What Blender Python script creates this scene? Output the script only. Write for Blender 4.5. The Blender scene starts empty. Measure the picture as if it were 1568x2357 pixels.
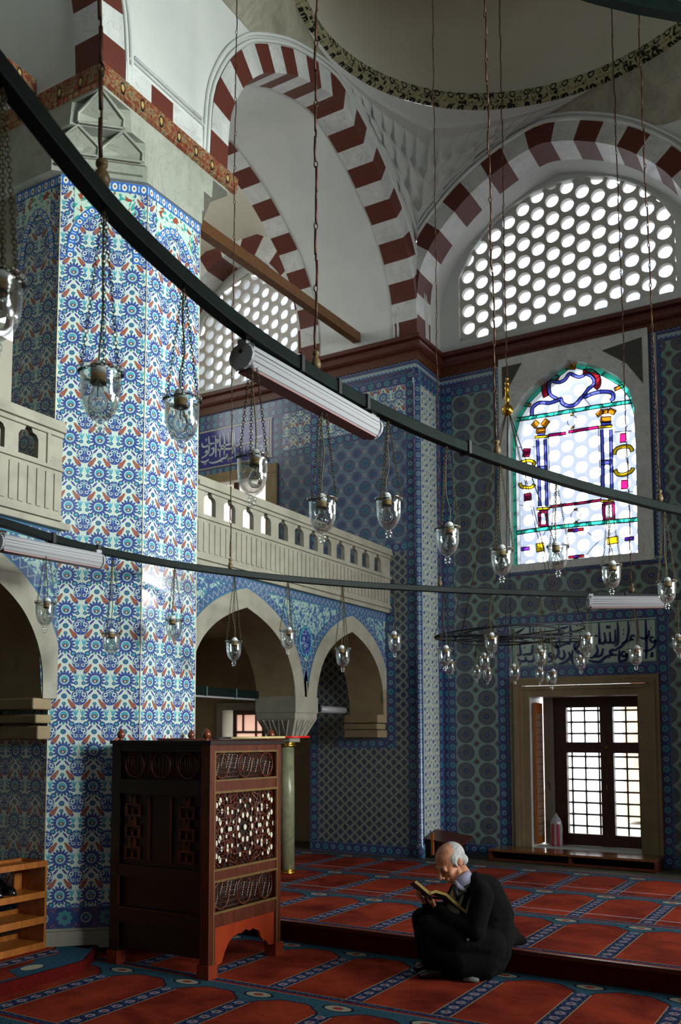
import bpy, bmesh, math, random
from mathutils import Vector, Matrix
SC = bpy.context.scene; COL = SC.collection
R = math.radians; PI = math.pi
random.seed(7)
# ---------------------------------------------------------------- camera
cam_d = bpy.data.cameras.new('camera'); cam = bpy.data.objects.new('camera', cam_d); COL.objects.link(cam)
SC.camera = cam
yaw, pitch, roll = .5618, .0843, .0024
fwd = Vector((-math.sin(yaw)*math.cos(pitch), math.cos(yaw)*math.cos(pitch), math.sin(pitch)))
rt = Vector((math.cos(yaw), math.sin(yaw), 0)); up = rt.cross(fwd)
rx = rt*math.cos(roll)+up*math.sin(roll); ux = -rt*math.sin(roll)+up*math.cos(roll)
cam.matrix_world = Matrix(((rx.x, ux.x, -fwd.x, 0), (rx.y, ux.y, -fwd.y, 0), (rx.z, ux.z, -fwd.z, 1.6), (0, 0, 0, 1)))
cam_d.sensor_width = 36; cam_d.sensor_fit = 'AUTO'; cam_d.lens = 2145.6/2357*36
cam_d.shift_x = (784-668.6)/2357; cam_d.shift_y = (1515.9-1178.5)/2357
cam_d.clip_start = .05; cam_d.clip_end = 200
cam_d.dof.use_dof = True; cam_d.dof.focus_distance = 5.0; cam_d.dof.aperture_fstop = 4.0
# ---------------------------------------------------------------- world, lights, exposure
W = bpy.data.worlds.new('overcast_sky'); SC.world = W; W.use_nodes = True
bg = W.node_tree.nodes['Background']; bg.inputs[0].default_value = (.97, .99, 1, 1); bg.inputs[1].default_value = 4.6
VS = SC.view_settings; VS.view_transform = 'Standard'; VS.look = 'None'; VS.gamma = 1; VS.use_curve_mapping = False; VS.exposure = -0.10
def area(name, loc, target, sx, sy, power, col=(1, 1, 1), spread=180):
    l = bpy.data.lights.new(name, 'AREA'); l.shape = 'RECTANGLE'; l.size = sx; l.size_y = sy; l.energy = power; l.color = col; l.spread = R(spread)
    o = bpy.data.objects.new(name, l); COL.objects.link(o); o.location = loc
    o.rotation_euler = (Vector(target)-Vector(loc)).to_track_quat('-Z', 'Y').to_euler(); return o
# daylight through the windows of the unseen side of the hall (out of frame, to the right); the rear one is added fill
area('daylight_side_lunette', (5.6, 5.1, 4.3), (-4.7, 5.3, 4.5), 2.6, 2.0, 200, (.90, 1, .96), 60)
area('daylight_side_windows', (5.6, 8.2, 2.6), (-1.5, 8.6, .2), 3.0, 1.6, 230, (.97, .98, 1), 110)
area('daylight_far_window', (.40, 11.12, 3.98), (-4.634, 5.4, 2.74), .26, .26, 44, (1, .99, .97))
area('added_rear_fill', (1.0, -3.8, 6.0), (-3.2, 8.2, 8.0), 3.5, 1.8, 62, (.78, .94, 1), 120)  # fill lamp added behind the camera, aimed up to brighten the dome
SC.cycles.use_denoising = True
SC.cycles.caustics_reflective = False; SC.cycles.caustics_refractive = False
SC.cycles.max_bounces = 26; SC.cycles.diffuse_bounces = 3; SC.cycles.glossy_bounces = 3; SC.cycles.transmission_bounces = 26; SC.cycles.transparent_max_bounces = 40
SC.cycles.sample_clamp_indirect = 4
# ---------------------------------------------------------------- helpers
def c(r, g, b):
    f = lambda v: (v/255/12.92 if v/255 <= .04045 else ((v/255+.055)/1.055)**2.4)
    return (f(r), f(g), f(b), 1)
def tag(o, label=None, cat=None, group=None, kind=None):
    if label: o['label'] = label
    if cat: o['category'] = cat
    if group: o['group'] = group
    if kind: o['kind'] = kind
    return o
def empty(name, loc=(0, 0, 0), rz=0, parent=None):
    o = bpy.data.objects.new(name, None); o.empty_display_size = .1; COL.objects.link(o); o.location = loc; o.rotation_euler.z = rz
    if parent: o.parent = parent
    return o
def base_of(o):
    v = Vector((0, 0, 0))
    while o is not None: v += o.location; o = o.parent
    return v
class MB:
    def __init__(s): s.v = []; s.f = []; s.m = []; s.uv = []; s.sm = []
    def face(s, pts, mat=0, uv=None, smooth=False):
        n = len(s.v); s.v += [tuple(p) for p in pts]; s.f.append(tuple(range(n, n+len(pts)))); s.m.append(mat)
        s.uv.append(uv if uv else [(0, 0)]*len(pts)); s.sm.append(smooth)
    def grid(s, rows, mat=0, uvs=None, smooth=True, closed=False):
        # rows: list of lists of points, shared vertices
        n0 = len(s.v); nc = len(rows[0])
        for r in rows: s.v += [tuple(p) for p in r]
        for i in range(len(rows)-1):
            for j in range(nc if closed else nc-1):
                k = (j+1) % nc
                s.f.append((n0+i*nc+j, n0+i*nc+k, n0+(i+1)*nc+k, n0+(i+1)*nc+j)); s.m.append(mat(i, j) if callable(mat) else mat); s.sm.append(smooth)
                s.uv.append([uvs[i][j], uvs[i][j+1], uvs[i+1][j+1], uvs[i+1][j]] if uvs else [(0, 0)]*4)
    def box(s, a, b, mat=0, M=None):
        MB.K = (getattr(MB, 'K', 0)+1) % 11; e_ = MB.K*.00022; x0, y0, z0 = a[0]-e_, a[1]-e_, a[2]-e_; x1, y1, z1 = b[0]+e_, b[1]+e_, b[2]+e_
        P = [Vector(p) for p in ((x0, y0, z0), (x1, y0, z0), (x1, y1, z0), (x0, y1, z0), (x0, y0, z1), (x1, y0, z1), (x1, y1, z1), (x0, y1, z1))]
        if M is not None: P = [M @ p for p in P]
        for q, du, dv in (((0, 1, 5, 4), x1-x0, z1-z0), ((1, 2, 6, 5), y1-y0, z1-z0), ((2, 3, 7, 6), x1-x0, z1-z0), ((3, 0, 4, 7), y1-y0, z1-z0), ((4, 5, 6, 7), x1-x0, y1-y0), ((3, 2, 1, 0), x1-x0, y1-y0)):
            s.face([P[i] for i in q], mat, [(0, 0), (du, 0), (du, dv), (0, dv)])
    def tube(s, path, r, seg=8, mat=0, caps=True, closed=False):
        P = [Vector(p) for p in path]; n = len(P); rr = r if isinstance(r, (list, tuple)) else [r]*n
        T = []
        for i in range(n):
            if closed: t = P[(i+1) % n]-P[i-1]
            else: t = P[min(i+1, n-1)]-P[max(i-1, 0)]
            T.append(t.normalized() if t.length > 1e-9 else Vector((0, 0, 1)))
        u = T[0].orthogonal().normalized(); rows = []
        for i in range(n):
            u = (u-T[i]*u.dot(T[i])); u = u.normalized() if u.length > 1e-6 else T[i].orthogonal().normalized()
            w = T[i].cross(u)
            rows.append([P[i]+(u*math.cos(2*PI*k/seg)+w*math.sin(2*PI*k/seg))*rr[i] for k in range(seg)])
        if closed: rows.append(rows[0])
        s.grid(rows, mat, closed=True)
        if caps and not closed: s.face(rows[0][::-1], mat); s.face(rows[-1], mat)
    def lathe(s, prof, cen=(0, 0, 0), seg=20, mat=0, smooth=True, sx=1, sy=1, uv=False):
        cx, cy, cz = cen
        rows = [[(cx+r*math.cos(2*PI*k/seg)*sx, cy+r*math.sin(2*PI*k/seg)*sy, cz+z) for k in range(seg)] for r, z in prof]
        if uv:
            rows = [r+[r[0]] for r in rows]; L = [[(2*PI*max(pr[0], .01)*k/seg, pr[1]) for k in range(seg+1)] for pr in prof]
            s.grid(rows, mat, L, smooth)
        else: s.grid(rows, mat, None, smooth, closed=True)
    def prism(s, poly, z0, z1, mat=0, M=None):
        n = len(poly); A = [Vector((p[0], p[1], z0)) for p in poly]; B = [Vector((p[0], p[1], z1)) for p in poly]
        if M is not None: A = [M @ p for p in A]; B = [M @ p for p in B]
        s.face(A[::-1], mat, [(p[0], p[1]) for p in poly][::-1]); s.face(B, mat, [(p[0], p[1]) for p in poly])
        for i in range(n): k = (i+1) % n; s.face([A[i], A[k], B[k], B[i]], mat)
    def build(s, name, mats, parent=None, bevel=0, solid=0, merge=True, recalc=False):
        me = bpy.data.meshes.new(name); off = base_of(parent)
        V = [(p[0]-off.x, p[1]-off.y, p[2]-off.z) for p in s.v] if parent else s.v
        me.from_pydata(V, [], s.f)
        if not isinstance(mats, (list, tuple)): mats = [mats]
        for m in mats: me.materials.append(m)
        me.polygons.foreach_set('material_index', s.m); me.polygons.foreach_set('use_smooth', s.sm)
        ul = me.uv_layers.new(name='UVMap'); flat = [x for uv in s.uv for p in uv for x in p]; ul.data.foreach_set('uv', flat)
        me.update()
        if recalc or any(mm_.name.startswith('clear_') for mm_ in mats):
            bm = bmesh.new(); bm.from_mesh(me); bmesh.ops.remove_doubles(bm, verts=bm.verts, dist=1e-5); bmesh.ops.recalc_face_normals(bm, faces=bm.faces); bm.to_mesh(me); bm.free()
        elif merge:
            bm = bmesh.new(); bm.from_mesh(me); bmesh.ops.remove_doubles(bm, verts=bm.verts, dist=1e-5); bm.to_mesh(me); bm.free()
        o = bpy.data.objects.new(name, me); COL.objects.link(o)
        if parent: o.parent = parent
        if bevel:
            b = o.modifiers.new('b', 'BEVEL'); b.width = bevel; b.segments = 2; b.limit_method = 'ANGLE'; b.angle_limit = R(40)
        if solid:
            b = o.modifiers.new('s', 'SOLIDIFY'); b.thickness = solid; b.offset = 0
        return o
def copy_tree(o, parent=None):
    k = o.copy(); COL.objects.link(k); k.parent = parent
    for ch in list(o.children): copy_tree(ch, k)
    return k
# ---------------------------------------------------------------- node compiler
class NT:
    def __init__(s, name, rough=.5, spec=.5, **kw):
        s.m = bpy.data.materials.new(name); s.m.use_nodes = True; s.t = s.m.node_tree; s.n = s.t.nodes; s.b = s.n['Principled BSDF']
        s.b.inputs['Roughness'].default_value = rough; s.b.inputs['Specular IOR Level'].default_value = spec
        for k, v in kw.items(): s.b.inputs[k.replace('_', ' ')].default_value = v
    def l(s, a, b):
        if hasattr(a, 'links') or isinstance(a, bpy.types.NodeSocket): s.t.links.new(a, b)
        else: b.default_value = a
    def M(s, op, *a):
        n = s.n.new('ShaderNodeMath'); n.operation = op
        for i, x in enumerate(a): s.l(x, n.inputs[i])
        return n.outputs[0]
    def V(s, op, *a, out=0):
        n = s.n.new('ShaderNodeVectorMath'); n.operation = op
        for i, x in enumerate(a): s.l(x, n.inputs[i] if not (op == 'SCALE' and i == 1) else n.inputs['Scale'])
        return n.outputs[out]
    def uv(s): return s.n.new('ShaderNodeUVMap').outputs[0]
    def obj(s): return s.n.new('ShaderNodeTexCoord').outputs['Object']
    def sep(s, v):
        n = s.n.new('ShaderNodeSeparateXYZ'); s.l(v, n.inputs[0]); return n.outputs
    def comb(s, x, y, z=0):
        n = s.n.new('ShaderNodeCombineXYZ'); s.l(x, n.inputs[0]); s.l(y, n.inputs[1]); s.l(z, n.inputs[2]); return n.outputs[0]
    def map(s, v, loc, ang, sc):
        n = s.n.new('ShaderNodeMapping'); n.vector_type = 'TEXTURE'; s.l(v, n.inputs[0]); n.inputs[1].default_value = (*loc, 0); n.inputs[2].default_value = (0, 0, ang); n.inputs[3].default_value = (*sc, 1); return n.outputs[0]
    def ln(s, v): return s.V('LENGTH', v, out=1)
    def ell(s, v, cx, cy, a, b, ang=0, lim=1.0): return s.M('LESS_THAN', s.ln(s.map(v, (cx, cy), ang, (a, b))), lim)
    def cell(s, v, w, h, ox=0, oy=0, scale=1.0):
        # centred tile coordinates, in units of w
        n = s.map(v, (ox, oy), 0, (w, h)); n = s.V('FRACTION', n); n = s.V('SUBTRACT', n, (.5, .5, 0))
        return s.V('MULTIPLY', n, (scale, scale*h/w, 0))
    def absx(s, v):
        q = s.sep(v); return s.comb(s.M('ABSOLUTE', q[0]), q[1])
    def mix(s, f, a, b):
        n = s.n.new('ShaderNodeMix'); n.data_type = 'RGBA'; s.l(f, n.inputs[0]); s.l(a, n.inputs[6]); s.l(b, n.inputs[7]); return n.outputs[2]
    def noise(s, v, sc, det=3, rough=.5, dist=0):
        n = s.n.new('ShaderNodeTexNoise'); s.l(v, n.inputs['Vector']); n.inputs['Scale'].default_value = sc; n.inputs['Detail'].default_value = det; n.inputs['Roughness'].default_value = rough; n.inputs['Distortion'].default_value = dist; return n.outputs[0]
    def ramp(s, f, *st):
        n = s.n.new('ShaderNodeValToRGB'); s.l(f, n.inputs[0]); e = n.color_ramp.elements
        e[0].position, e[0].color = st[0]; e[1].position, e[1].color = st[-1]
        for p, k in st[1:-1]: x = e.new(p); x.color = k
        return n.outputs[0]
    def star(s, v, cx, cy, R0, n, amp, ang=0):
        # petal rosette: r < R0*(1-amp+amp*|cos(n th/2)|)
        q = s.map(v, (cx, cy), ang, (R0, R0)); r = s.ln(q); qq = s.sep(q); th = s.M('ARCTAN2', qq[1], qq[0])
        w = s.M('MULTIPLY_ADD', s.M('ABSOLUTE', s.M('COSINE', s.M('MULTIPLY', th, n/2))), amp, 1-amp)
        return s.M('LESS_THAN', r, w), r, th
    def band(s, x, a, b): return s.M('MULTIPLY', s.M('GREATER_THAN', x, a), s.M('LESS_THAN', x, b))
    def bump(s, h, st=.3, d=.01):
        n = s.n.new('ShaderNodeBump'); n.inputs['Strength'].default_value = st; n.inputs['Distance'].default_value = d; s.l(h, n.inputs['Height']); s.t.links.new(n.outputs[0], s.b.inputs['Normal'])
    def out(s, col):
        s.l(col, s.b.inputs['Base Color']); return s.m
def plain(name, col, rough=.5, spec=.5, **kw):
    N = NT(name, rough, spec, **kw); N.b.inputs['Base Color'].default_value = col; return N.m
def mottled(name, a, b, sc=6, rough=.6, spec=.4, det=5, bump=0, **kw):
    N = NT(name, rough, spec, **kw); p = N.obj(); f = N.noise(p, sc, det, .6, .4)
    if bump: N.bump(N.noise(p, sc*8, 3), bump, .004)
    return N.out(N.ramp(f, (.3, a), (.7, b)))
# ---------------------------------------------------------------- tile materials
BLUE = c(42, 64, 142); NAVY = c(24, 34, 104); TURQ = c(64, 160, 182); GREEN = c(40, 120, 120); RED = c(156, 80, 58); GLZ = c(206, 222, 210); DRED = c(120, 34, 34)
GR, GS = .07, .6
def glaze_var(N, p, col):
    f = N.noise(p, 9, 2); return N.mix(N.M('MULTIPLY', f, .22), col, c(150, 170, 175))
def tile_saz():
    N = NT('glazed_tile_tulip_rosette', .16, .55); p = N.uv()
    # cell: x +-.5, y range -.653..+.547 (units of width .2205, height .264 -> 1.2)
    q = N.cell(p, .2205, .264, 0, 0); q = N.V('ADD', q, (0, -.053, 0)); a = N.absx(q)
    col = GLZ
    # arabesque half medallion on the tile edge, blue with white scrolls
    dia = lambda cx, cy, A_, B_: N.M('LESS_THAN', N.V('DOT_PRODUCT', N.V('ABSOLUTE', N.map(a, (cx, cy), 0, (A_, B_))), (1, 1, 0), out=1), 1.0)
    m1 = N.M('MULTIPLY', dia(.5, .62, .36, .40), N.ell(a, .5, .615, .265, .285)); m2 = N.M('MULTIPLY', dia(.5, -.575, .35, .42), N.ell(a, .5, -.585, .265, .33))
    ar = N.M('MAXIMUM', m1, m2)
    sc1 = N.M('MAXIMUM', N.band(N.ln(N.map(a, (.36, -.50), 0, (1, 1))), .04, .072), N.band(N.ln(N.map(a, (.40, .50), 0, (1, 1))), .035, .062))
    sc2 = N.M('MAXIMUM', N.band(N.ln(N.map(a, (.43, -.39), 0, (1, 1))), .03, .05), N.band(N.ln(N.map(a, (.30, -.60), 0, (1, 1))), .03, .055))
    col = N.mix(ar, col, BLUE); col = N.mix(N.M('MULTIPLY', ar, N.M('MAXIMUM', sc1, sc2)), col, GLZ)
    col = N.mix(N.ell(a, .5, -.40, .022, .16), col, TURQ)
    # turquoise sprays
    for x, y, l, g in ((.385, .07, .13, 0), (.345, .08, .12, .32), (.43, .08, .11, -.3)):
        col = N.mix(N.ell(a, x, y, .022, l, g), col, TURQ)
    # tulips
    col = N.mix(N.ell(a, .285, .325, .082, .15, .62), col, RED); col = N.mix(N.ell(a, .205, .42, .052, .15, .56), col, RED)
    col = N.mix(N.ell(a, .35, .245, .05, .04, .7), col, BLUE)
    # round florets
    for x, y, r0, k in ((.265, -.30, .095, TURQ), (.375, -.115, .07, TURQ), (0, .385, .065, TURQ), (0, -.56, .095, GREEN)):
        col = N.mix(N.ell(a, x, y, r0, r0*.92), col, NAVY if k is not GREEN else BLUE); col = N.mix(N.ell(a, x, y, r0*.6, r0*.52), col, k)
    col = N.mix(N.ell(a, .14, -.42, .035, .12, .72), col, c(70, 50, 140))
    st, r, th = N.star(q, 0, 0, .335, 16, .33, PI/2)
    col = N.mix(st, col, BLUE); col = N.mix(N.M('LESS_THAN', r, .47), col, GLZ); col = N.mix(N.M('LESS_THAN', r, .39), col, TURQ)
    col = N.mix(N.ell(q, 0, -.035, .085, .06), col, DRED); col = N.mix(N.ell(q, 0, -.04, .03, .03), col, GLZ)
    col = N.mix(N.ell(q, 0, -.27, .045, .05), col, GREEN)
    e = N.sep(a); col = N.mix(N.M('MULTIPLY', N.M('GREATER_THAN', e[0], .494), .55), col, c(190, 185, 165))
    N.bump(N.noise(p, 5, 2), .05, .01)
    return N.out(glaze_var(N, p, col))
def tile_medallion():
    N = NT('glazed_tile_round_medallion', .22, .5); p = N.uv(); q = N.cell(p, .285, .226); q = N.V('MULTIPLY', q, (1.11, 1.22, 0))
    col = c(128, 148, 138); r = N.ln(q); s3 = N.sep(q); th = N.M('ARCTAN2', s3[1], s3[0])
    def ring(col, a, b, k): return N.mix(N.band(r, a, b), col, k)
    col = N.mix(N.M('LESS_THAN', r, .45), col, c(56, 34, 48)); col = N.mix(N.M('LESS_THAN', r, .415), col, c(92, 100, 96))
    sp = N.M('GREATER_THAN', N.M('SINE', N.M('MULTIPLY', th, 22)), -.1); col = N.mix(N.M('MULTIPLY', sp, N.band(r, .29, .39)), col, c(36, 44, 92))
    sp = N.M('GREATER_THAN', N.M('SINE', N.M('MULTIPLY', th, 14)), .0); col = N.mix(N.M('MULTIPLY', sp, N.band(r, .17, .27)), col, c(70, 42, 62))
    col = N.mix(N.M('LESS_THAN', r, .145), col, c(60, 26, 40)); col = N.mix(N.M('LESS_THAN', r, .105), col, c(28, 44, 110)); col = N.mix(N.M('LESS_THAN', r, .03), col, TURQ)
    k = N.V('SUBTRACT', N.V('ABSOLUTE', q), (.555, .484, 0)); s4, r4, t4 = N.star(k, 0, 0, .19, 8, .5)
    col = N.mix(s4, col, c(46, 104, 104)); col = N.mix(N.M('LESS_THAN', r4, .5), col, c(96, 30, 44))
    return N.out(glaze_var(N, p, col))
def tile_border(name='glazed_tile_blue_border', w=.12):
    # u runs along the strip, v across it (0..w)
    N = NT(name, .2, .5); p = N.uv(); q = N.cell(p, 2*w*.95, w); a = N.V('MULTIPLY', q, (1.9, 1.9, 0)); col = c(24, 44, 112); b = N.V('ABSOLUTE', a)
    st, r, th = N.star(a, 0, 0, .36, 8, .25); col = N.mix(st, col, c(58, 130, 140)); col = N.mix(N.M('LESS_THAN', r, .3), col, c(34, 70, 120))
    r2 = N.ln(N.V('SUBTRACT', b, (.95, 0, 0))); col = N.mix(N.band(r2, .17, .24), col, c(150, 175, 175)); col = N.mix(N.M('LESS_THAN', r2, .08), col, TURQ)
    for x, y in ((.5, .3), (.42, .42), (.6, .36)): col = N.mix(N.ell(b, x, y, .06, .05), col, c(120, 60, 82))
    col = N.mix(N.M('GREATER_THAN', N.sep(b)[1], .455), col, c(54, 110, 150))
    return N.out(glaze_var(N, p, col))
def tile_blossom():
    N = NT('glazed_tile_blossom_lattice', .25, .5); p = N.uv(); q = N.cell(p, .137, .118); b = N.V('ABSOLUTE', q); col = c(116, 122, 112)
    st, r, th = N.star(q, 0, 0, .25, 7, .22); k = N.V('SUBTRACT', b, (.5, .43, 0)); s2, r2, t2 = N.star(k, 0, 0, .25, 7, .22)
    x = N.sep(b); d = N.M('ABSOLUTE', N.M('SUBTRACT', N.M('MULTIPLY_ADD', x[0], .86, x[1]), .43)); col = N.mix(N.M('LESS_THAN', d, .05), col, c(140, 142, 132))
    col = N.mix(N.ell(b, .25, .0, .10, .045), col, c(60, 66, 80)); col = N.mix(N.ell(b, .0, .27, .045, .07), col, c(60, 66, 80)); col = N.mix(N.ell(b, .5, .15, .045, .07), col, c(60, 66, 80))
    col = N.mix(N.M('MAXIMUM', st, s2), col, c(34, 44, 72)); col = N.mix(N.M('LESS_THAN', N.M('MINIMUM', r, r2), .3), col, c(30, 62, 86))
    return N.out(glaze_var(N, p, col))
def tile_hex():
    N = NT('glazed_tile_turquoise_roundels', .2, .5); p = N.uv(); q = N.cell(p, .232, .31); b = N.V('ABSOLUTE', q); col = c(92, 114, 138)
    for cx, cy, R0, k in ((0, .0, .36, c(28, 42, 96)), (.5, .668, .30, c(44, 50, 110))):
        v = N.V('SUBTRACT', b, (cx, cy, 0)); st, r, th = N.star(v, 0, 0, R0, 12, .12); col = N.mix(st, col, k); col = N.mix(N.band(r, .7, .8), col, c(120, 90, 110)); col = N.mix(N.M('LESS_THAN', r, .66), col, c(36, 92, 118) if cx == 0 else c(40, 68, 112)); col = N.mix(N.M('LESS_THAN', r, .2), col, c(30, 60, 130))
    for x, y in ((.5, .0), (0, .66)): col = N.mix(N.ell(b, x, y, .06, .09), col, c(196, 190, 170)); col = N.mix(N.ell(b, x, y, .035, .06), col, DRED)
    return N.out(glaze_var(N, p, col))
def tile_leafwave():
    N = NT('glazed_tile_leaf_trellis', .16, .55); p = N.uv(); q = N.cell(p, .24, .20); col = c(196, 206, 190)
    for x, y, a, b, g in ((-.25, .21, .115, .085, .5), (.25, -.21, .115, .085, .5), (.25, .2, .035, .19, .18), (-.25, -.2, .035, .19, -.18), (.0, .02, .075, .06, -.4), (.49, -.02, .075, .06, -.4), (0, .3, .03, .10, .5), (.46, .3, .05, .06, .2), (0, -.3, .05, .05, 0)):
        col = N.mix(N.ell(q, x, y, a, b, g), col, c(40, 66, 140))
    return N.out(glaze_var(N, p, col))
def tile_cloud():
    N = NT('glazed_tile_cloud_scroll', .2, .5); p = N.uv(); f = N.noise(p, 11, 1.5, .5, 1.2); g = N.noise(N.V('ADD', p, (7, 3, 0)), 13, 1, .5, 1.0)
    col = N.mix(N.band(f, .45, .54), c(150, 176, 166), c(42, 78, 122)); col = N.mix(N.M('GREATER_THAN', g, .58), col, c(42, 66, 122)); col = N.mix(N.band(g, .55, .565), col, TURQ)
    return N.out(glaze_var(N, p, col))
def tile_arch_border():
    N = NT('glazed_tile_zigzag_leaf_border', .2, .5); p = N.uv(); q = N.cell(p, .085, .10); b = N.V('ABSOLUTE', q); col = c(44, 70, 124)
    for x, y, g in ((-.25, 0, -.55), (.25, 0, .55)): col = N.mix(N.ell(q, x, y, .085, .34, g), col, c(128, 148, 152)); col = N.mix(N.ell(q, x, y, .04, .22, g), col, c(70, 116, 120))
    for x, y in ((0, .3), (.5, -.28)): col = N.mix(N.ell(N.comb(N.sep(b)[0], N.sep(q)[1]), x, y, .08, .08), col, c(160, 156, 156))
    col = N.mix(N.M('GREATER_THAN', N.sep(b)[1], .42), col, c(42, 104, 132))
    return N.out(glaze_var(N, p, col))
def tile_crest():
    N = NT('glazed_tile_crested_edge', .2, .5); p = N.uv(); q = N.cell(p, .055, .09); col = c(150, 176, 184)
    y = N.sep(q)[1]; w = N.M('MULTIPLY', N.M('ABSOLUTE', N.sep(q)[0]), 1.0); col = N.mix(N.M('LESS_THAN', y, N.M('SUBTRACT', .3, w)), col, c(30, 46, 110)); col = N.mix(N.ell(q, 0, -.2, .2, .14), col, c(96, 110, 150)); col = N.mix(N.M('LESS_THAN', y, -.6), col, c(90, 60, 90))
    return N.out(glaze_var(N, p, col))
T_SAZ = tile_saz(); T_MED = tile_medallion(); T_BRD = tile_border(); T_BLS = tile_blossom(); T_HEX = tile_hex(); T_LEAF = tile_leafwave(); T_CLD = tile_cloud(); T_ARB = tile_arch_border(); T_CRS = tile_crest()
def carpet_mat(name, X0, Y0, H):
    # prayer-niche carpet: niche width .568 along x, row depth H along y (object coordinates)
    N = NT(name, .95, .1); p = N.obj(); w = .568
    qx = N.map(p, (X0, Y0), 0, (w, H)); q = N.V('FRACTION', qx); e = N.sep(q); x = N.M('SUBTRACT', e[0], .5); y = N.M('MULTIPLY', e[1], H/w); v = N.comb(x, y); ax = N.M('ABSOLUTE', x); av = N.comb(ax, y); T = H/w
    nz = N.noise(p, 2.0, 5, .62, .4); fine = N.noise(p, 140, 2)
    red = N.ramp(nz, (.34, c(104, 25, 14)), (.66, c(176, 66, 38)))
    nb = N.noise(p, 60, 2); tq = N.mix(N.M('GREATER_THAN', nb, .6), c(52, 98, 116), c(34, 54, 84))
    # niche head: scalloped red field
    head = N.ln(N.map(v, (0, T-.62), 0, (.43, .40))); sp = N.sep(N.map(v, (0, T-.62), 0, (.43, .40))); th = N.M('ARCTAN2', sp[1], sp[0])
    lim = N.M('MULTIPLY_ADD', N.M('ABSOLUTE', N.M('SINE', N.M('MULTIPLY', th, 4))), .07, .93)
    inhead = N.M('LESS_THAN', head, lim); up_ = N.M('GREATER_THAN', y, T-.62)
    col = N.mix(up_, red, N.mix(inhead, tq, red))
    edge = N.M('MULTIPLY', up_, N.M('LESS_THAN', N.M('ABSOLUTE', N.M('SUBTRACT', head, lim)), .03)); col = N.mix(edge, col, c(30, 34, 60))
    # side stripe: navy with pale flowers
    low = N.M('LESS_THAN', y, T-.52); strp = N.M('MULTIPLY', low, N.M('GREATER_THAN', ax, .405)); fl = N.cell(N.comb(N.M('SUBTRACT', .5, ax), y), .4, .17); 
    fr = N.ln(N.map(N.comb(N.M('SUBTRACT', .5, ax), N.M('SUBTRACT', N.M('FRACT', N.M('DIVIDE', y, .2)), .5)), (0, 0), 0, (.055, .3)))
    sc_ = N.mix(N.M('LESS_THAN', fr, 1), c(28, 36, 74), c(150, 150, 160)); sc_ = N.mix(N.M('LESS_THAN', fr, .4), sc_, c(150, 60, 60)); sc_ = N.mix(N.M('GREATER_THAN', nb, .57), sc_, c(84, 110, 150))
    col = N.mix(strp, col, sc_); col = N.mix(N.M('MULTIPLY', low, N.band(ax, .392, .405)), col, c(176, 160, 120))
    # oval medallion between niche heads
    o = N.ln(N.map(av, (.5, T-.20), 0, (.165, .10))); col = N.mix(N.M('LESS_THAN', o, 1.12), col, c(26, 30, 44)); col = N.mix(N.M('LESS_THAN', o, .92), col, c(170, 170, 150)); col = N.mix(N.M('LESS_THAN', N.ln(N.map(av, (.5, T-.20), 0, (.06, .045))), 1), col, c(160, 70, 56))
    # row bottom border and red strip
    col = N.mix(N.M('LESS_THAN', y, .13), col, N.mix(N.M('GREATER_THAN', nb, .55), c(30, 38, 78), c(70, 100, 130))); col = N.mix(N.band(y, .13, .142), col, c(170, 150, 110)); col = N.mix(N.M('LESS_THAN', y, .045), col, c(140, 34, 26))
    col = N.mix(N.M('GREATER_THAN', y, T-.015), col, c(150, 140, 110))
    col = N.mix(N.M('MULTIPLY', fine, .35), col, c(40, 20, 20))
    N.bump(N.noise(p, 260, 2), .35, .004)
    return N.out(col)
M_CARP = carpet_mat('prayer_carpet_lower', -1.645+.0, 5.07-1.29*4, 1.29)
M_CARP2 = carpet_mat('prayer_carpet_raised', -1.60, 6.37-1.30*4, 1.30)
M_REDC = mottled('plain_red_carpet', c(70, 12, 10), c(92, 18, 14), 30, .95, .1)
def marble(name, a, b, vein, rough=.35, sc=1.6):
    N = NT(name, rough, .45); p = N.obj(); f = N.noise(p, sc, 6, .65, 1.5); k = N.M('ABSOLUTE', N.M('SUBTRACT', N.noise(N.V('ADD', p, (3, 1, 8)), sc*1.4, 6, .6, 2.0), .5))
    col = N.ramp(f, (.35, a), (.65, b)); col = N.mix(N.M('MULTIPLY', N.M('LESS_THAN', k, .010), .28), col, vein); return N.out(col)
M_WMARB = marble('white_veined_marble', c(196, 198, 196), c(222, 224, 220), c(120, 124, 130))
M_GMARB = marble('grey_green_marble', c(146, 150, 138), c(172, 174, 162), c(110, 112, 96), .4)
M_PORPH = mottled('red_porphyry_stone', c(90, 45, 36), c(106, 56, 46), 40, .5, .3)
M_STONE = mottled('warm_limestone', c(138, 134, 120), c(160, 155, 140), 5, .7, .3, bump=.15)
M_STONED = mottled('dressed_stone_soffit', c(128, 112, 84), c(150, 132, 100), 4, .7, .3, bump=.15)
M_PLAST = mottled('white_plaster', c(206, 210, 206), c(220, 223, 218), 1.2, .8, .2)
M_CREAM = mottled('cream_plaster', c(200, 196, 178), c(212, 208, 192), 1.2, .85, .2)
M_MARBP = marble('painted_grey_marbling', c(140, 136, 118), c(172, 168, 150), c(100, 94, 78), .7, 3)
def painted():
    N = NT('painted_red_gold_moulding', .45, .4); p = N.uv(); f = N.noise(p, 22, 3, .6, 1.5); col = N.ramp(f, (.38, c(116, 50, 36)), (.5, c(128, 78, 54)), (.58, c(146, 132, 92)), (.66, c(70, 76, 68)))
    q = N.cell(p, .22, .15); o = N.ln(N.map(q, (0, 0), 0, (.12, .20))); col = N.mix(N.band(o, .7, 1), col, c(30, 30, 24)); col = N.mix(N.M('LESS_THAN', o, .55), col, c(180, 160, 96)); return N.out(col)
M_PAINT = painted()
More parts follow.
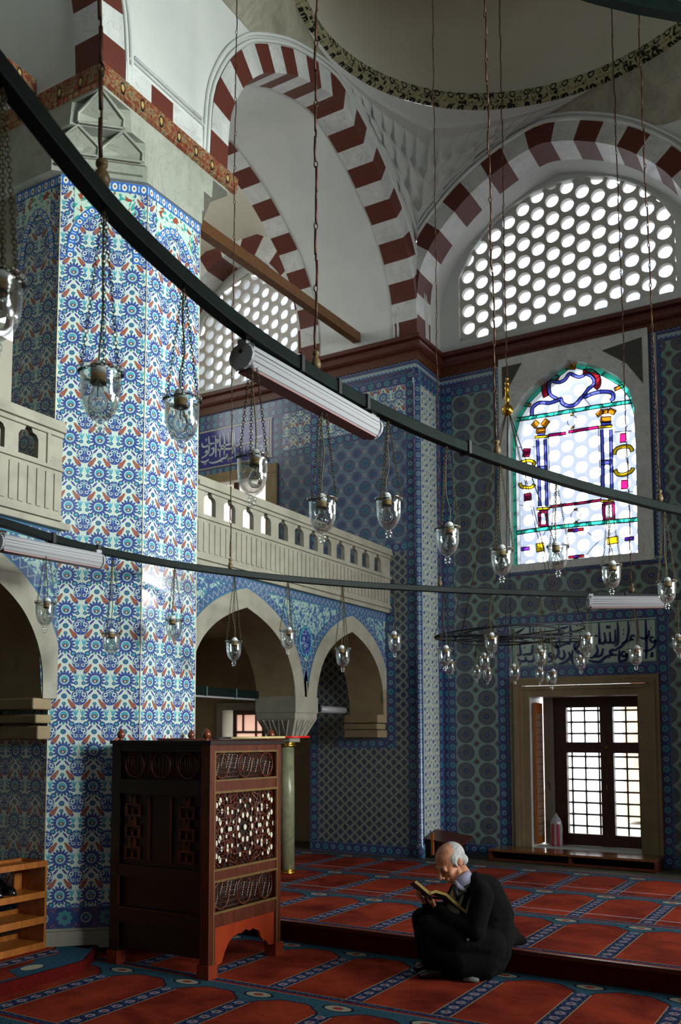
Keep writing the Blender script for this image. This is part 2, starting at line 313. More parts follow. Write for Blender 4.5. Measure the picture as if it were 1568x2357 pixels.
M_BROWN = mottled('dark_red_painted_cornice', c(72, 26, 20), c(98, 48, 38), 18, .4, .5)
def ringpaint():
    N = NT('black_cream_arabesque_band', .7, .2); p = N.uv(); q = N.cell(p, .3, .16); f = N.noise(p, 20, 2, .5, 1.5); col = N.mix(N.M('GREATER_THAN', f, .56), c(170, 164, 130), c(36, 38, 32))
    o = N.ln(N.map(N.V('ABSOLUTE', q), (.22, 0), 0, (.13, .17))); col = N.mix(N.band(o, .65, 1), col, c(30, 32, 28)); return N.out(col)
M_RINGP = ringpaint()
def wood(name, a, b, rough=.35, sc=3, spec=.5):
    N = NT(name, rough, spec); p = N.obj(); q = N.V('MULTIPLY', p, (9, 9, 1.2)); return N.out(N.ramp(N.noise(q, sc, 5, .6, .6), (.3, a), (.7, b)))
M_DKWOOD = wood('dark_walnut', c(20, 9, 6), c(34, 16, 10), .4)
M_REDWOOD = wood('reddish_walnut', c(66, 26, 13), c(96, 42, 22), .35)
M_GILTWOOD = wood('pale_inlay_wood', c(92, 70, 34), c(116, 90, 46), .4)
M_PINE = wood('orange_varnished_pine', c(150, 82, 28), c(180, 108, 42), .4)
M_WINWOOD = wood('brown_window_timber', c(58, 26, 14), c(84, 42, 24), .45)
M_IVORY = plain('mother_of_pearl', c(214, 208, 186), .3, .5)
M_GREENP = mottled('dark_green_painted_wood', c(5, 14, 12), c(10, 24, 20), 10, .5, .12)
M_CHAIN = plain('tarnished_brass_chain', c(70, 62, 40), .45, .6, Metallic=.8)
M_IRON = plain('rusty_iron_rod', c(74, 48, 34), .55, .5, Metallic=.6)
M_TURNED = mottled('turned_wood_finial', c(84, 66, 38), c(110, 88, 52), 12, .45)
M_GOLD = plain('polished_brass', c(190, 150, 60), .25, .5, Metallic=1.0)
M_CORD = plain('olive_electric_cord', c(92, 84, 50), .6, .3)
M_ROPE = plain('brown_rope', c(70, 52, 32), .9, .1)
M_PORC = plain('white_porcelain', c(222, 224, 220), .35, .5)
M_SOCK = plain('tan_lamp_socket', c(186, 150, 96), .5, .4)
M_BLACK = plain('black_socket_rim', c(28, 22, 18), .5, .4)
def glass(name, col=(1, 1, 1, 1), rough=0.0, ior=1.45):
    N = NT(name, rough, .5); N.b.inputs['Base Color'].default_value = col; N.b.inputs['Transmission Weight'].default_value = 1; N.b.inputs['IOR'].default_value = ior; return N.m
M_GLASS = glass('clear_bulb_glass', (.97, .99, .99, 1))
def thin_glass():
    N = NT('clear_lamp_glass'); tp = N.n.new('ShaderNodeBsdfTransparent'); tp.inputs[0].default_value = (.95, .965, .96, 1); gl = N.n.new('ShaderNodeBsdfGlossy'); gl.inputs['Roughness'].default_value = .09; gl.inputs[0].default_value = (.92, .96, .97, 1); bp = N.n.new('ShaderNodeBump'); bp.inputs['Strength'].default_value = .35; bp.inputs['Distance'].default_value = .004; N.t.links.new(N.noise(N.obj(), 45, 2), bp.inputs['Height']); N.t.links.new(bp.outputs[0], gl.inputs['Normal']); fr = N.n.new('ShaderNodeLayerWeight'); fr.inputs[0].default_value = .5
    f = N.M('MULTIPLY_ADD', N.M('POWER', fr.outputs[1], 1.8), .78, .11); mx = N.n.new('ShaderNodeMixShader'); N.t.links.new(f, mx.inputs[0]); N.t.links.new(tp.outputs[0], mx.inputs[1]); N.t.links.new(gl.outputs[0], mx.inputs[2]); N.t.links.new(mx.outputs[0], N.n['Material Output'].inputs[0]); return N.m
M_THIN = thin_glass()
M_WHITEM = plain('white_enamelled_metal', c(160, 160, 164), .35, .5)
M_PINKD = plain('pinkish_diffuser_plastic', c(150, 116, 114), .4, .4)
M_LATT = plain('white_gypsum_lattice', c(206, 202, 194), .8, .2)
M_LATTO = plain('outer_white_lattice', c(226, 228, 234), .8, .2)
_n = M_LATTO.node_tree; _t = _n.nodes.new('ShaderNodeBsdfTranslucent'); _t.inputs[0].default_value = c(226, 232, 244); _x = _n.nodes.new('ShaderNodeMixShader'); _x.inputs[0].default_value = .68; _n.links.new(_n.nodes['Principled BSDF'].outputs[0], _x.inputs[1]); _n.links.new(_t.outputs[0], _x.inputs[2]); _n.links.new(_x.outputs[0], _n.nodes['Material Output'].inputs[0])
DATA = {"R1":{"c":[4.917,3.388],"r":6.956,"th":[-3.673,-3.571,-3.469,-3.367,-3.264,-3.162,-3.06,-2.958,-2.856],"rr":[6.996,6.941,6.922,6.927,6.945,6.966,6.978,6.969,6.93],"z":3.17},"R2":{"c":[0.835,4.075],"r":5.339,"th":[-4.276,-4.127,-3.978,-3.829,-3.68,-3.531,-3.381,-3.232,-3.083],"rr":[5.452,5.307,5.257,5.272,5.321,5.375,5.405,5.379,5.268],"z":2.86},"A":[[-1.732,1.434,2.693,0.099],[-1.895,1.958,2.68,0.143],[-1.995,2.461,2.774,0.133],[-2.046,2.965,2.706,0.137],[-2.048,3.518,2.657,0.139],[-1.998,4.08,2.777,0.141],[-1.91,4.611,2.725,0.14],[-1.789,5.119,2.683,0.14],[-1.622,5.662,2.782,0.139],[-1.429,6.195,2.726,0.142],[-1.193,6.767,2.682,0.15]],"B":[[-4.49,4.18,2.464,0.123],[-4.502,4.807,2.329,0.14],[-4.41,5.376,2.476,0.136],[-4.232,5.895,2.35,0.143],[-4.018,6.344,2.467,0.134],[-3.751,6.778,2.341,0.138],[-3.46,7.168,2.479,0.133],[-3.153,7.519,2.373,0.128],[-2.844,7.836,2.499,0.122],[-2.506,8.155,2.394,0.123],[-2.171,8.441,2.519,0.125],[-1.823,8.744,2.409,0.125],[-1.498,8.996,2.521,0.126]],"Cl":[[-3.32,8.03,2.303,0.096],[-3.449,9.062,2.323,0.107],[-2.94,7.92,2.334,0.093],[-3.366,9.138,2.302,0.116],[-2.686,7.973,2.23,0.099],[-2.864,9.275,2.292,0.114],[-2.42,8.174,2.187,0.1],[-2.37,8.955,2.37,0.116],[-2.487,8.102,2.358,0.092]],"K1":[-1.889,1.938,3.17,-1.898,1.929,3.822],"K3":[-2.05,3.463,3.17,-2.049,3.464,4.985],"K5":[-1.797,5.089,3.17,-1.823,5.08,6.037],"K8":[-1.213,6.722,3.17,-1.256,6.714,6.949],"K2":[-4.247,5.858,2.86,-4.233,5.868,7.673],"K4":[-3.179,7.49,2.86,-3.184,7.488,8.361],"K7":[-1.839,8.731,2.86,-1.872,8.724,8.658],"K6":[-2.926,8.608,4.886,-2.933,8.606,9.047],"bal":[6.708,7.019,7.326,7.637,7.958,8.272,8.566,8.867,9.172,9.493,9.786,10.104],"callA":[[9,[[-2.215,2.958],[-2.213,2.811],[-2.215,2.6],[-2.224,2.503]]],[8,[[-2.309,2.971],[-2.306,2.816],[-2.316,2.69]]],[9,[[-2.179,2.837],[-2.188,2.767],[-2.228,2.741],[-2.288,2.759]]],[9,[[-2.129,2.743],[-2.155,2.758],[-2.169,2.717],[-2.137,2.694],[-2.11,2.714],[-2.125,2.652],[-2.179,2.606],[-2.245,2.599]]],[8,[[-2.411,2.95],[-2.406,2.85],[-2.43,2.738],[-2.485,2.698]]],[9,[[-2.334,2.775],[-2.368,2.784],[-2.389,2.75],[-2.349,2.731]]],[10,[[-2.362,2.741],[-2.444,2.71],[-2.5,2.657],[-2.549,2.638]]],[9,[[-2.527,2.95],[-2.524,2.8],[-2.533,2.701],[-2.568,2.674]]],[9,[[-2.556,2.866],[-2.56,2.731],[-2.588,2.711],[-2.615,2.734]]],[9,[[-2.619,2.841],[-2.615,2.734],[-2.643,2.714],[-2.67,2.737]]],[10,[[-2.682,2.838],[-2.67,2.744],[-2.699,2.709],[-2.733,2.726],[-2.725,2.768]]],[8,[[-2.741,2.956],[-2.739,2.769],[-2.748,2.698]]],[5,[[-2.652,2.922],[-2.65,2.893],[-2.638,2.893],[-2.635,2.921]]],[5,[[-2.636,2.892],[-2.618,2.888],[-2.614,2.92]]],[10,[[-2.759,2.799],[-2.808,2.809],[-2.837,2.789],[-2.816,2.766]]],[10,[[-2.515,2.622],[-2.518,2.501],[-2.477,2.493],[-2.449,2.513]]],[10,[[-2.447,2.597],[-2.481,2.599],[-2.489,2.557],[-2.442,2.548],[-2.434,2.583],[-2.436,2.512],[-2.457,2.492]]],[11,[[-2.542,2.623],[-2.597,2.626],[-2.618,2.605],[-2.598,2.576],[-2.544,2.566]]],[11,[[-2.598,2.569],[-2.668,2.551],[-2.739,2.496],[-2.809,2.499],[-2.865,2.516]]],[10,[[-2.7,2.652],[-2.716,2.581],[-2.765,2.555],[-2.793,2.563]]],[10,[[-2.776,2.699],[-2.764,2.612],[-2.808,2.557],[-2.85,2.544]]],[9,[[-3.054,2.648],[-3.064,2.539],[-3.051,2.48]]],[12,[[-3.04,2.669],[-2.99,2.623],[-2.935,2.562]]],[9,[[-3.076,2.948],[-3.072,2.816],[-3.089,2.715]]],[10,[[-2.95,2.81],[-2.967,2.723],[-3.018,2.668],[-3.031,2.712],[-2.988,2.739]]],[11,[[-3.105,2.628],[-3.085,2.569],[-3.137,2.513],[-3.225,2.484]]],[10,[[-3.163,2.653],[-3.15,2.586],[-3.18,2.544],[-3.223,2.575]]],[10,[[-3.242,2.723],[-3.222,2.619],[-3.268,2.548]]],[9,[[-3.098,2.935],[-3.157,2.917],[-3.193,2.926]]],[10,[[-3.089,2.73],[-3.161,2.719],[-3.235,2.693],[-3.249,2.738],[-3.219,2.766]]],[8,[[-3.215,2.942],[-3.21,2.839],[-3.205,2.721]]],[10,[[-3.296,2.615],[-3.332,2.624],[-3.34,2.588],[-3.296,2.578],[-3.288,2.607],[-3.305,2.534],[-3.357,2.514]]],[10,[[-3.519,2.618],[-3.528,2.544],[-3.581,2.531],[-3.626,2.555]]],[9,[[-3.625,2.593],[-3.634,2.541],[-3.687,2.543],[-3.725,2.567]]],[10,[[-3.539,2.738],[-3.549,2.634],[-3.609,2.622],[-3.67,2.617]]],[9,[[-3.699,2.746],[-3.693,2.626],[-3.739,2.62]]],[8,[[-3.351,2.802],[-3.308,2.741],[-3.25,2.679]]],[8,[[-3.565,2.964],[-3.568,2.814]]],[8,[[-3.527,2.947],[-3.527,2.797]]],[8,[[-3.665,2.925],[-3.734,2.876]]],[8,[[-2.273,2.561],[-2.268,2.519],[-2.295,2.499]]],[7,[[-2.167,2.57],[-2.147,2.572],[-2.161,2.549],[-2.148,2.535],[-2.181,2.529]]],[8,[[-3.687,2.52],[-3.703,2.503]]],[6,[[-2.99,2.929],[-3.011,2.959]]]],"dotA":[[-2.158,2.859],[-2.461,2.853],[-2.462,2.808],[-2.654,2.543],[-2.627,2.542],[-3.254,2.488],[-3.281,2.489],[-3.109,2.49],[-3.589,2.499],[-3.544,2.497],[-3.698,2.509],[-3.638,2.706]],"callB":[[7,[[-8.192,6.029],[-8.183,5.889],[-8.189,5.765]]],[7,[[-8.07,6.02],[-8.06,5.844],[-8.059,5.693]]],[7,[[-7.986,6.018],[-7.985,5.856],[-7.983,5.681]]],[7,[[-7.911,6.036],[-7.902,5.867],[-7.908,5.694]]],[7,[[-7.836,6.029],[-7.827,5.867]]],[7,[[-7.762,6.053],[-7.753,5.891],[-7.759,5.694]]],[7,[[-7.732,6.048],[-7.724,5.898],[-7.714,5.687]]],[7,[[-7.614,6.064],[-7.606,5.915],[-7.611,5.695]]],[7,[[-7.194,5.844],[-7.194,5.699],[-7.222,5.655]]],[7,[[-7.159,5.838],[-7.151,5.668],[-7.179,5.63],[-7.236,5.633]]],[8,[[-8.315,5.949],[-8.306,5.897],[-8.244,5.881],[-8.152,5.909],[-8.061,5.906]]],[8,[[-8.061,5.944],[-8.031,5.951],[-8.023,5.912],[-8.076,5.909]]],[8,[[-8.266,5.79],[-8.228,5.821],[-8.22,5.782],[-8.243,5.748],[-8.319,5.723]]],[8,[[-8.334,5.675],[-8.272,5.652],[-8.188,5.677]]],[8,[[-8.144,5.826],[-8.106,5.839],[-8.098,5.787],[-8.135,5.743],[-8.181,5.738]]],[8,[[-8.18,5.638],[-8.118,5.616],[-8.012,5.624],[-7.907,5.657],[-7.803,5.634],[-7.743,5.643]]],[8,[[-8.029,5.788],[-7.984,5.806],[-7.804,5.776],[-7.671,5.803],[-7.467,5.805]]],[8,[[-7.999,5.821],[-7.924,5.846],[-7.834,5.843],[-7.76,5.855]]],[8,[[-7.672,5.877],[-7.613,5.879],[-7.583,5.85],[-7.627,5.833]]],[9,[[-7.223,5.921],[-7.251,5.866],[-7.323,5.866],[-7.38,5.864]]],[8,[[-7.481,5.771],[-7.423,5.786],[-7.322,5.769],[-7.351,5.725],[-7.437,5.739]]],[8,[[-7.308,5.718],[-7.251,5.733],[-7.236,5.682],[-7.293,5.667]]],[8,[[-7.848,5.709],[-7.863,5.662],[-7.818,5.642]]],[8,[[-7.468,5.964],[-7.41,5.966],[-7.381,5.925]]],[8,[[-7.553,5.661],[-7.553,5.759]]]],"dotB":[[-8.246,5.988],[-8.23,5.991],[-8.238,5.968],[-8.116,6.016],[-8.077,6.015],[-7.967,5.617],[-7.944,5.613],[-8.241,5.622],[-8.272,5.621],[-7.832,5.608]],"panB":[[-8.347,6.075],[-7.069,6.117],[-8.34,5.55],[-7.066,5.534]],"G":{"outer":[[-3.741,3.747],[-3.786,4.295],[-3.787,5.081],[-3.777,5.618],[-3.693,5.873],[-3.548,6.034],[-3.375,6.141],[-3.189,6.242],[-3.052,6.298],[-2.89,6.224],[-2.688,6.119],[-2.519,5.991],[-2.381,5.857],[-2.303,5.647],[-2.296,5.141],[-2.287,4.478],[-2.28,3.75]],"lines":[["green",22,[[-3.753,5.645],[-3.263,5.633],[-2.773,5.625],[-2.297,5.609]]],["green",22,[[-3.764,4.184],[-3.324,4.194],[-2.793,4.19],[-2.295,4.173]]],["blue",20,[[-3.54,5.669],[-3.53,5.762],[-3.444,5.808],[-3.321,5.785],[-3.222,5.797],[-3.169,5.802],[-3.155,5.753],[-3.081,5.7],[-2.991,5.705],[-2.908,5.781],[-2.857,5.779],[-2.768,5.8],[-2.638,5.796],[-2.553,5.757],[-2.541,5.694],[-2.577,5.671]]],["blue",18,[[-3.221,5.82],[-3.303,5.891],[-3.316,6.003],[-3.285,6.059],[-3.194,6.025],[-3.118,6.04],[-3.056,6.105],[-2.983,6.059],[-2.924,6.039],[-2.85,6.061],[-2.778,6.0],[-2.765,5.921],[-2.84,5.86],[-2.908,5.781]]],["red",30,[[-3.358,5.87],[-3.378,5.984],[-3.346,6.072],[-3.268,6.103],[-3.193,6.071]]],["red",30,[[-2.893,6.094],[-2.791,6.072],[-2.72,5.988],[-2.715,5.896],[-2.752,5.858]]],["orange",20,[[-3.654,5.833],[-3.553,5.798]]],["orange",20,[[-2.524,5.796],[-2.424,5.821]]],["orange",34,[[-3.099,6.207],[-2.98,6.182]]],["blue",16,[[-3.476,5.344],[-3.468,4.984],[-3.463,4.487]]],["blue",16,[[-3.38,5.327],[-3.376,4.97],[-3.376,4.476]]],["blue",16,[[-2.686,5.329],[-2.686,4.938],[-2.691,4.55]]],["blue",16,[[-2.579,5.31],[-2.585,4.922],[-2.588,4.535]]],["blue",26,[[-3.476,4.97],[-3.376,4.962]]],["blue",26,[[-2.696,4.924],[-2.582,4.914]]],["blue",22,[[-3.475,5.414],[-3.375,5.408]]],["blue",22,[[-2.691,5.402],[-2.577,5.392]]],["yellow",14,[[-3.507,5.377],[-3.345,5.36]]],["yellow",14,[[-2.721,5.365],[-2.564,5.352]]],["yellow",14,[[-3.502,4.454],[-3.342,4.444]]],["yellow",14,[[-2.715,4.448],[-2.573,4.437]]],["orange",40,[[-3.526,5.572],[-3.473,5.516]]],["orange",40,[[-3.404,5.503],[-3.341,5.57]]],["orange",34,[[-3.49,5.456],[-3.374,5.443]]],["orange",40,[[-2.723,5.563],[-2.689,5.511]]],["orange",40,[[-2.581,5.506],[-2.544,5.559]]],["orange",34,[[-2.697,5.452],[-2.576,5.437]]],["orange",30,[[-2.637,5.577],[-2.638,5.517]]],["pink",16,[[-3.337,5.37],[-3.118,5.36]]],["pink",16,[[-3.088,5.37],[-2.728,5.367]]],["maroon",14,[[-3.334,4.463],[-3.02,4.459]]],["maroon",14,[[-3.02,4.459],[-2.715,4.463]]],["maroon",18,[[-3.472,4.411],[-3.468,4.241],[-3.376,4.238],[-3.38,4.407],[-3.472,4.411]]],["pink",18,[[-2.688,4.415],[-2.685,4.221],[-2.572,4.222],[-2.574,4.407],[-2.688,4.415]]],["yellow",18,[[-3.709,5.037],[-3.692,5.082],[-3.582,5.088],[-3.521,5.047],[-3.537,5.018]]],["yellow",18,[[-3.713,4.818],[-3.69,4.767],[-3.574,4.743],[-3.523,4.775]]],["yellow",20,[[-2.545,4.997],[-2.529,5.054],[-2.444,5.078],[-2.361,5.056],[-2.341,5.001]]],["yellow",20,[[-2.542,4.811],[-2.516,4.755],[-2.439,4.736],[-2.355,4.767],[-2.34,4.802]]],["maroon",50,[[-3.666,5.203],[-3.573,5.188]]],["maroon",44,[[-3.662,4.623],[-3.568,4.626]]],["pink",50,[[-2.476,5.187],[-2.406,5.183]]],["pink",50,[[-2.477,4.616],[-2.401,4.612]]],["violet",20,[[-3.713,3.968],[-3.604,3.967]]],["yellow",50,[[-3.52,3.963],[-3.42,3.968]]],["yellow",40,[[-2.657,3.952],[-2.53,3.959]]],["violet",18,[[-2.453,3.955],[-2.349,3.954]]],["red",16,[[-3.123,4.139],[-3.057,4.135]]],["violet",18,[[-3.057,4.129],[-2.998,4.132]]],["red",16,[[-2.998,4.132],[-2.932,4.132]]],["red",14,[[-3.124,3.804],[-3.057,3.804]]],["violet",16,[[-3.057,3.804],[-3.006,3.803]]],["red",14,[[-3.006,3.803],[-2.933,3.803]]],["yellow",18,[[-3.041,5.592],[-3.036,5.575]]],["orange",18,[[-3.039,5.422],[-3.035,5.403]]],["yellow",18,[[-3.024,4.399],[-3.022,4.384]]],["yellow",18,[[-3.025,4.233],[-3.023,4.215]]]],"cames":[[[-3.337,5.367],[-3.334,4.463]],[[-2.728,5.367],[-2.715,4.463]],[[-3.509,5.256],[-3.728,5.284]],[[-3.548,4.483],[-3.726,4.538]],[[-2.552,5.275],[-2.334,5.252]],[[-2.334,4.514],[-2.529,4.534]],[[-3.486,6.006],[-3.376,6.109]],[[-2.691,5.982],[-2.618,6.028]],[[-2.401,5.637],[-2.409,5.863]],[[-3.2,5.73],[-3.21,5.639]],[[-2.886,5.762],[-2.801,5.638]],[[-3.401,4.157],[-3.449,4.04],[-3.421,3.899],[-3.439,3.794]],[[-2.925,4.131],[-2.84,4.046],[-2.741,3.991],[-2.829,3.896],[-2.918,3.801]],[[-2.609,4.153],[-2.641,4.009],[-2.631,3.86],[-2.662,3.746]],[[-2.431,5.046],[-2.395,4.832]],[[-3.636,4.728],[-3.629,5.087]]],"rings":[[[-3.037,5.499],0.058870641854032055],[[-3.023,4.309],0.058870641854032055],[[-2.635,4.9],0.030984548344227397]]},"UH":[[-1.776,5.221,6.33],[-1.505,5.583,6.33],[-1.32,5.814,6.33],[-1.124,6.03,6.33],[-0.901,6.248,6.33],[-0.59,6.531,6.33],[-0.104,6.94,6.33]]}
# ================================================================ SETTING
def struct(o): o['kind'] = 'structure'; return o
XS, YP, YW, XB = -4.72, 10.45, 11.20, -5.17      # nave side plane, pier front, qibla wall, arcade plane
# floors
m = MB(); m.box((-9.6, -4, -.1), (6, 11.9, 0)); floor = struct(m.build('floor', M_CARP))
m = MB(); m.face([(-9.6, 6.36, .158), (6, 6.36, .158), (6, 10.34, .158), (-9.6, 10.34, .158)], 0)
m.face([(-9.6, 10.34, .158), (6, 10.34, .158), (6, 11.9, .158), (-9.6, 11.9, .158)], 1)
m.face([(-9.6, 6.345, 0), (6, 6.345, 0), (6, 6.345, .135), (-9.6, 6.345, .135)], 2)
m.face([(-9.6, 6.325, .130), (6, 6.325, .130), (6, 6.325, .158), (-9.6, 6.325, .158)], 3); m.face([(-9.6, 6.325, .158), (6, 6.325, .158), (6, 6.36, .158), (-9.6, 6.36, .158)], 3); m.face([(-9.6, 6.325, .130), (6, 6.325, .130), (6, 6.345, .130), (-9.6, 6.345, .130)], 3)
step_p = struct(m.build('floor_raised_platform', [M_CARP2, mottled('worn_dark_stone_floor', c(58, 54, 42), c(76, 70, 54), 5, .7), M_REDC, M_REDWOOD], merge=False)); step_p.name = 'floor.001'
for i, yy in enumerate((7.93, 9.24)):      # pale prayer lines woven across the raised carpet
    m = MB(); m.face([(-6.2, yy, .1595), (1, yy, .1595), (1, yy+.02, .1595), (-6.2, yy+.02, .1595)]); tag(m.build('prayer_line_ribbon', plain('pale_lilac_ribbon', c(176, 160, 170), .8)), 'pale lilac line laid across the raised carpet, %s' % ('nearer the step' if i == 0 else 'nearer the window wall'), 'line')
# low side platform beside the pillar with its own rug
m = MB(); m.prism([(-9.4, -4), (-4.65, -4), (-4.65, 4.76), (-4.93, 5.2), (-9.4, 5.2)], 0.0, .08); struct(m.build('floor_side_platform', M_REDC)); bpy.data.objects['floor_side_platform'].name = 'floor.002'
m = MB(); m.face([(-5.6, -1, .083), (-4.66, -1, .083), (-4.66, 4.74, .083), (-4.95, 5.17, .083), (-5.6, 5.17, .083)]); tag(m.build('rug', carpet_mat('side_rug', -5.02, .0, 1.29)), 'red rug with turquoise scalloped border under the shoe rack', 'rug')
rug = bpy.data.objects['rug']; M_TQC = mottled('turquoise_carpet_border', c(52, 98, 116), c(34, 54, 84), 60, .95, .1)
m = MB(); m.face([(-5.6, 5.02, .0845), (-4.86, 5.02, .0845), (-4.94, 5.18, .0845), (-5.6, 5.18, .0845)]); m.face([(-4.86, 4.28, .0845), (-4.655, 4.20, .0845), (-4.655, 4.745, .0845), (-4.94, 5.18, .0845), (-5.08, 5.0, .0845), (-4.93, 4.78, .0845), (-4.96, 4.62, .0845), (-4.88, 4.50, .0845)]); m.build('turquoise_border', M_TQC, rug)
m = MB(); m.face([(-4.70, -1, .0845), (-4.655, -1, .0845), (-4.655, 4.2, .0845), (-4.70, 4.2, .0845)]); m.build('navy_edge', mottled('navy_carpet_edge', c(20, 26, 50), c(90, 96, 110), 70, .95, .1), rug)
m = MB(); q_ = [(-4.79+.055*math.cos(t*PI/10), 4.42+.085*math.sin(t*PI/10), .086) for t in range(20)]; m.face(q_); m.build('oval_medallion', plain('pale_carpet_oval', c(168, 166, 140), .95), rug)
# ---- arches -------------------------------------------------------------------
def resample(P, n):
    P = [Vector((p[0], p[1])) for p in P]; L = [0]
    for a, b in zip(P, P[1:]): L.append(L[-1]+(b-a).length)
    out = []
    for k in range(n+1):
        t = L[-1]*k/n; i = 0
        while i < len(L)-2 and L[i+1] < t: i += 1
        d = L[i+1]-L[i]; out.append(P[i].lerp(P[i+1], (t-L[i])/d if d else 0))
    return out
def offs(P, t):
    out = []
    for i, p in enumerate(P):
        d = (P[min(i+1, len(P)-1)]-P[max(i-1, 0)]).normalized(); out.append(p+Vector((-d.y, d.x))*t)
    return out
def arch_rib(mb, f, prof, t, d0, d1, N, sub=3, mats=(0, 1), soff=None, phase=0, lo=-99, hi=99):
    P = resample(prof, N*sub); O = [Vector((min(max(q.x, lo), hi), q.y)) for q in offs(P, t)]; u = 0
    for i in range(N*sub):
        k = mats[(i//sub+phase) % 2] if len(mats) > 1 else mats[0]; a, b, A, B = P[i], P[i+1], O[i], O[i+1]; l = (b-a).length
        mb.face([f(a, d0), f(b, d0), f(B, d0), f(A, d0)], k, [(u, 0), (u+l, 0), (u+l, t), (u, t)])
        mb.face([f(a, d1), f(b, d1), f(b, d0), f(a, d0)], soff if soff is not None else k, [(u, d1), (u+l, d1), (u+l, d0), (u, d0)])
        mb.face([f(A, d1), f(B, d1), f(b, d1), f(a, d1)], k, [(u, t), (u+l, t), (u+l, 0), (u, 0)]); u += l
def arch_band(mb, f, prof, t0, t1, d, mat=0, n=48):
    P = resample(prof, n); A = offs(P, t0); B = offs(P, t1); u = 0
    for i in range(n):
        l = (A[i+1]-A[i]).length; mb.face([f(A[i], d), f(A[i+1], d), f(B[i+1], d), f(B[i], d)], mat, [(u, 0), (u+l, 0), (u+l, t1-t0), (u, t1-t0)]); u += l
def smooth_prof(P, n=60):
    # Catmull-Rom through the measured points
    P = [Vector(p) for p in P]; out = []
    for i in range(len(P)-1):
        p0, p1, p2, p3 = P[max(i-1, 0)], P[i], P[i+1], P[min(i+2, len(P)-1)]
        for k in range(5):
            t = k/5; out.append(.5*((2*p1)+(p2-p0)*t+(2*p0-5*p1+4*p2-p3)*t*t+(3*p1-p0-3*p2+p3)*t**3))
    out.append(P[-1]); return out
HALF2 = [(2.03, 6.62), (2.0, 7.05), (1.94, 7.28), (1.76, 7.60), (1.50, 7.88), (1.27, 8.04), (1.05, 8.17), (.82, 8.29), (.58, 8.38), (.35, 8.455), (.14, 8.505), (0, 8.53)]
def full(half, cx): # from right (+) springing over the apex to the left, so that the offset points outwards
    R_ = smooth_prof(half); return [Vector((cx-p.x, p.y)) for p in R_][:-1]+[Vector((cx+p.x, p.y)) for p in R_][::-1]
ARCH2 = full(HALF2, 8.42); ARCH1 = full(HALF2, 2.78)
ST, T = 0, .25
def fX(sgn=1): return lambda p, d: (d, p.x, p.y)
def fY(): return lambda p, d: (p.x, d, p.y)
RW = [M_PORPH, M_WMARB]
def things_arch(label, f, prof, t, d0, d1, N, grp=None, **kw):
    m = MB(); arch_rib(m, f, prof, t, d0, d1, N, **kw); return tag(m.build('striped_arch', RW, merge=False), label, 'arch', grp)
things_arch('red and white striped arch rib between tiled pillar and corner pier, facing the nave', fX(), ARCH2, T, -4.70, -5.04, 25, hi=10.452)
things_arch('red and white striped arch rib at the gallery side of the deep white vault', fX(), ARCH2, T, -6.13, -6.41, 25)
things_arch('red and white striped arch rising from the tiled pillar to the top left corner', fX(), ARCH1, T, -4.70, -4.98, 25)
HALFQ = [(1.60, 6.66), (1.598, 7.12), (1.565, 7.45), (1.45, 7.70), (1.30, 7.90), (1.15, 8.05), (.95, 8.22), (.77, 8.34), (.57, 8.44), (.30, 8.55), (0, 8.62)]
ARCHQ = full(HALFQ, -3.10)
things_arch('red and white striped arch above the large round-holed lunette window', fY(), ARCHQ, .235, 10.445, 10.86, 21, lo=-4.705)
HALFS = [(1.15, 6.82), (1.14, 7.2), (1.05, 7.6), (.85, 8.0), (.6, 8.28), (.3, 8.48), (0, 8.58)]
ARCHS = full(HALFS, -7.62)
things_arch('small red and white striped arch over the lunette behind the tiled pillar', fY(), ARCHS, .28, 10.46, 10.85, 15)
# plaster vaults between the ribs
def barrel(mb, f, prof, off, d0, d1, mat=0, n=40):
    P = offs(resample(prof, n), off); mb.grid([[f(p, d0) for p in P], [f(p, d1) for p in P]], mat)
m = MB(); barrel(m, fX(), ARCH2, .015, -5.02, -6.15); barrel(m, fX(), ARCH1, .015, -4.97, -6.4); barrel(m, fY(), ARCHQ, .01, 10.85, 11.22); barrel(m, fY(), ARCHS, .01, 10.84, 10.95)
struct(m.build('ceiling', M_PLAST)).name = 'ceiling'
# nave side wall above the cornices, between the arches
def zext(Y):
    z = 6.60
    for pr_ in (ARCH1, ARCH2):
        O = offs(resample(pr_, 80), T-.004)
        for a, b in zip(O, O[1:]):
            if min(a.x, b.x) <= Y <= max(a.x, b.x) and abs(b.x-a.x) > 1e-6: z = max(z, a.y+(b.y-a.y)*(Y-a.x)/(b.x-a.x))
    return z
m = MB(); ys = [x*.06 for x in range(0, 175)]
for a, b in zip(ys, ys[1:]):
    if b > 10.45: b = 10.45
    za, zb = zext(a), zext(b); m.face([(-4.715, a, za), (-4.715, b, zb), (-4.715, b, 9.6), (-4.715, a, 9.6)])
m.box((-6.3, 4.83, 6.55), (-4.72, 6.41, 9.5)); 
struct(m.build('wall_side', M_PLAST, merge=False))
def outline_mould(prof, f, offlist, r, mat, name, d):
    m = MB()
    for o in offlist: m.tube([f(p, d) for p in offs(resample(prof, 60), o)], r, 6)
    return struct(m.build(name, mat))
outline_mould(ARCH2, fX(), (T+.03, T+.085), .018, M_PLAST, 'trim_1', -4.705); outline_mould(ARCH1, fX(), (T+.03, T+.085), .018, M_PLAST, 'trim_2', -4.705); outline_mould(ARCHQ, fY(), (.265, .32), .018, M_PLAST, 'trim_3', 10.445)
